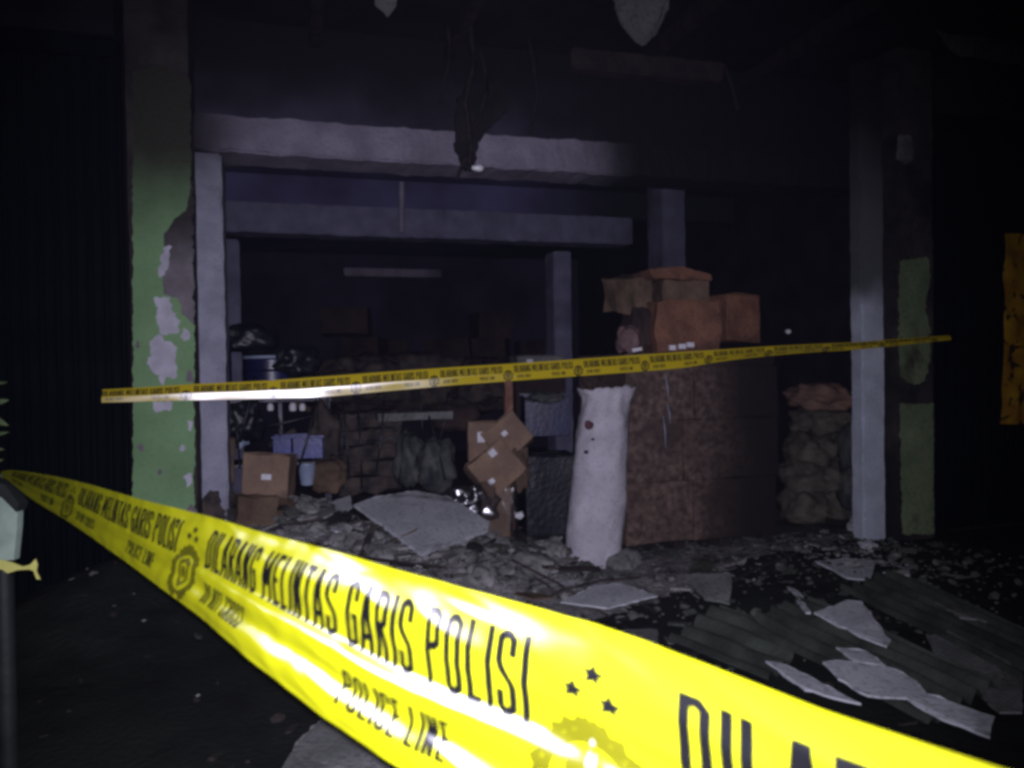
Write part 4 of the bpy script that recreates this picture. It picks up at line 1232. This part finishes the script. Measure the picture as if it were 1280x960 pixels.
# clutter thrown over the heap: battens, torn cardboard, broken plaster sheets, leaning rods
rnd = random.Random(21)
def heap_spot(xr, yr, lift=.03):
    p = ground_hit(rnd.uniform(*xr), rnd.uniform(*yr), lift)
    return p
for i in range(18):
    p = heap_spot((250, 705), (612, 745))
    L_ = rnd.uniform(.12, .42); w_ = rnd.uniform(.012, .03)
    M = Matrix.Translation(p) @ Matrix.Rotation(rnd.uniform(0, 6.3), 4, 'Z') @ Matrix.Rotation(rnd.uniform(-.5, .5), 4, 'Y') @ Matrix.Rotation(rnd.uniform(-.6, .6), 4, 'X')
    o = obj('batten', *xf(boxvf(-L_, L_, -w_, w_, -.009, .009, 0, 2, .006, i), M), rnd.choice((M_wood_dk, M_goods, M_goods, M_panel_dk)))
    tag(o, 'broken batten lying in the rubble heap left of the white roll', 'batten', 'broken battens in the heap')
for i in range(20):
    p = heap_spot((255, 700), (605, 750), .05)
    r_ = rnd.uniform(.05, .15)
    M = Matrix.Translation(p) @ Matrix.Rotation(rnd.uniform(0, 6.3), 4, 'Z') @ Matrix.Rotation(rnd.uniform(-.7, .2), 4, 'X') @ Matrix.Rotation(rnd.uniform(-.3, .3), 4, 'Y')
    n_ = rnd.randint(4, 6)
    out = [M @ Vector((r_ * rnd.uniform(.6, 1.3) * math.cos(q * 6.283 / n_), r_ * rnd.uniform(.5, 1.0) * math.sin(q * 6.283 / n_), 0)) for q in range(n_)]
    card = i % 3 == 0
    o = obj('torn_cardboard' if card else 'plaster_sheet', *slab(rough_outline(out, .03, .008, i), M.to_3x3() @ Vector((0, 0, 1)), .006 if card else .012), M_card_dk if card else rnd.choice((M_panel_dk, M_rubble_pc, M_panel_dk, M_panel)))
    if card: tag(o, 'torn brown cardboard piece in the rubble heap left of the white roll', 'cardboard', 'torn cardboard in the heap')
    else: tag(o, 'jagged broken plaster sheet in the rubble heap left of the white roll', 'plaster sheet', 'broken plaster in the heap')
for i, (a, b, c, d, yy) in enumerate(((256, 500, 262, 606, 1.6), (276, 508, 284, 575, 1.55), (290, 505, 300, 585, 1.5), (428, 498, 436, 600, 1.35), (447, 505, 452, 612, 1.4), (503, 530, 498, 612, 1.2), (520, 470, 530, 560, 2.2), (405, 460, 412, 560, 1.7), (560, 490, 548, 560, 1.8), (318, 470, 296, 560, 1.3), (395, 500, 372, 590, 1.25), (300, 540, 392, 520, 1.3), (438, 560, 520, 540, 1.15), (480, 500, 470, 590, 1.2), (536, 520, 556, 600, 1.1), (345, 512, 350, 548, 1.6))):
    p0, p1 = on_y(a, b, yy), on_y(c, d, yy - .1)
    o = obj('steel_rod', *tube([p0, p0.lerp(p1, .5) + Vector((.012, 0, 0)), p1], .009, 6), M_steel, smooth=True)
    tag(o, 'thin bent steel rod leaning in the dark tangle behind the brown boxes', 'rod', 'steel rods in the tangle')
for i in range(9):
    px_, py_ = rnd.uniform(300, 560), rnd.uniform(425, 600)
    p = on_y(px_, py_, rnd.uniform(1.25, 2.6))
    M = Matrix.Translation(p) @ Matrix.Rotation(rnd.uniform(-.6, .6), 4, 'Y')
    L_ = rnd.uniform(.08, .28)
    o = obj('loose_plank', *xf(boxvf(-L_, L_, -.02, .02, -.02, .02, .003, 2, .01, i + 40), M @ Matrix.Rotation(rnd.uniform(-.9, .9), 4, 'Z')), rnd.choice((M_goods, M_panel_dk, M_wood_dk, M_card_dk)))
    tag(o, 'loose plank end caught in the dark tangle inside the shop', 'plank', 'loose planks in the tangle')

# ------------------------------------------------------------------ hanging remains overhead
def cable(label, pxs, y, r):
    pts = [on_y(a, b, y) for a, b in pxs]
    fine = []
    for i in range(len(pts) - 1):
        for j in range(4):
            p = pts[i].lerp(pts[i + 1], j / 4)
            fine.append(p + noise.noise_vector(p * 5) * .015)
    fine.append(pts[-1])
    return tag(obj('hanging_cable', *tube(fine, r, 7), M_cable, smooth=True), label, 'cable', 'burnt hanging cables')
cable('thickest burnt cable hanging in front of the beam with a lamp holder at its end', [(586, 20), (592, 80), (582, 130), (588, 175), (586, 205)], .12, .020)
cable('thin burnt cable left of the thick one', [(560, 30), (562, 70), (556, 100), (550, 128)], .1, .011)
cable('thin burnt cable right of the thick one reaching the beam', [(660, 40), (672, 110), (668, 140), (664, 168)], .1, .012)
cable('frayed burnt cable tangled beside the thick one', [(600, 60), (610, 110), (598, 150), (574, 180)], .16, .013)
cable('burnt cable dropping behind the beam at centre', [(583, 195), (576, 208), (570, 226)], .2, .012)
cable('thin cable hanging from the joist at upper right', [(905, 80), (916, 110), (922, 138)], -.1, .012)
pts = rough_outline([on_y(a, b, .2) for a, b in ((572, 120), (625, 100), (640, 130), (612, 160), (598, 180), (592, 214), (580, 214), (568, 180))], .03, .02, 8)
tag(obj('charred_scrap', *slab(pts, (0, -1, 0), .03), M_soot), 'charred ragged scrap hanging over the broken notch of the beam', 'scrap')
p = on_y(597, 210, .15); s = depth(p) / F
bl = empty('lamp_bulb', p, 'small unlit white bulb hanging at the end of the burnt cable', 'bulb')
Mb = Matrix.Translation(p) @ Matrix.Rotation(rad(90), 4, 'Y')
part('glass', lathe([(2 * s, -8 * s), (3.2 * s, -4 * s), (4.3 * s, 0), (4.4 * s, 3 * s), (3.4 * s, 6 * s), (1.2 * s, 7.6 * s)], 16, Mb), M_lamp, bl, smooth=True)
part('socket', lathe([(2.4 * s, -13 * s), (2.6 * s, -8 * s), (2.1 * s, -7.6 * s)], 12, Mb), M_cable, bl, smooth=True, sharp=40)
def scrap(label, pxs, y, m, seed, t=.012):
    pts = rough_outline([on_y(a, b, y) for a, b in pxs], .03, .012, seed)
    pts = [q + Vector((0, .10 * noise.noise(Vector((q.x * 3, q.z * 3, seed))), 0)) for q in pts]
    return tag(obj('ceiling_scrap', *slab(pts, Vector((0, -1, -.15)).normalized(), t), m), label, 'ceiling board', 'torn ceiling boards overhead')
scrap('larger pale torn ceiling board hanging at the top edge right of centre', [(760, -40), (838, -40), (838, 8), (828, 36), (806, 55), (782, 36), (766, 12)], -.55, M_panel_dk, 1)
scrap('smaller pale torn ceiling board hanging at the top edge near centre', [(455, -40), (500, -40), (495, 8), (486, 20), (470, 6)], -.55, M_panel_dk, 2)
scrap('wide dim grey ceiling board in the top right corner', [(1150, -40), (1330, -40), (1330, 84), (1260, 80), (1200, 68), (1170, 40)], -.3, M_panel_dk, 3)
lumpo = on_y(985, 415, 0.95)
e = empty('wall_insulator', lumpo, 'tiny white thing hanging in the dark right of the cartons', 'bulb')
part('glass', xf(chunk_vf(.035, 3, .8), Matrix.Translation(lumpo)), M_lamp, e, smooth=True)  # plain white lump, gives off no light

# yellow banner on the right shutter
y_b = -.03
def banner():
    xs = np.linspace(1256, 1330, 16); V, Fq = [], []
    rows = np.linspace(0, 1, 36)
    for side in (0, 1):
        for i, r_ in enumerate(rows):
            for j, a in enumerate(xs):
                left = 1256 + (0 if r_ < .5 else -6 * (r_ - .5) * 2) + 4 * noise.noise(Vector((r_ * 6, 0, 1)))
                aa = left + (1330 - left) * j / 15
                p = on_y(aa, 292 + 238 * r_, y_b)
                V.append(p + Vector((0, .03 * noise.noise(Vector((j * .45, r_ * 7, 2))) - side * .004, 0)))
    n = 16; k_ = n * len(rows)
    for i in range(len(rows) - 1):
        for j in range(n - 1):
            a = i * n + j
            Fq.append((a, a + 1, a + n + 1, a + n)); Fq.append((k_ + a, k_ + a + n, k_ + a + n + 1, k_ + a + 1))
    return V, Fq
tag(obj('banner', *banner(), M_orange, smooth=True), 'crumpled yellow orange plastic banner on the right shutter at the picture edge', 'banner')

# ------------------------------------------------------------------ thin bluish haze added to lift the dark tones
hz = bpy.data.materials.new('added_haze')
hz.use_nodes = True
hn = hz.node_tree
hn.nodes.remove(hn.nodes['Principled BSDF'])
pv = hn.nodes.new('ShaderNodeVolumePrincipled')
pv.inputs['Color'].default_value = (0.62, 0.62, 0.95, 1)
pv.inputs['Density'].default_value = 0.00003
hn.links.new(pv.outputs[0], hn.nodes['Material Output'].inputs['Volume'])
tag(obj('haze', *boxvf(-62, 62, -42, 62, -1.2, 5.2), hz), 'thin added haze lifting the dark tones in the street and the shop', 'haze', kind='stuff')

# look-alikes in the clutter are told apart by their order from left to right in the picture
def px_of(o):
    c = Vector((0, 0, 0))
    for v in o.data.vertices: c += v.co
    p = ROT.transposed() @ (Vector(o.location) + c / len(o.data.vertices) - CAM)
    return p.x / -p.z
ords = ['leftmost', 'second from left', 'third from left', 'fourth from left', 'fifth from left', 'sixth from left', 'seventh from left', 'eighth from left', 'ninth from left', 'tenth from left',
        'eleventh from left', 'twelfth from left', 'thirteenth from left', 'fourteenth from left', 'fifteenth from left', 'sixteenth from left', 'seventeenth from left', 'eighteenth from left']
for gname, phrase in (('broken battens in the heap', 'broken batten in the rubble heap, %s of the battens'), ('torn cardboard in the heap', 'torn brown cardboard in the rubble heap, %s of its kind'),
                      ('broken plaster in the heap', 'jagged plaster sheet in the rubble heap, %s of its kind'), ('steel rods in the tangle', 'thin bent steel rod in the dark tangle, %s of the rods'),
                      ('loose planks in the tangle', 'loose plank end in the dark tangle inside, %s of the planks')):
    ms = sorted([o for o in COL.objects if o.get('group') == gname], key=px_of)
    for i, o in enumerate(ms):
        o['label'] = phrase % ('rightmost' if i == len(ms) - 1 else ords[i])
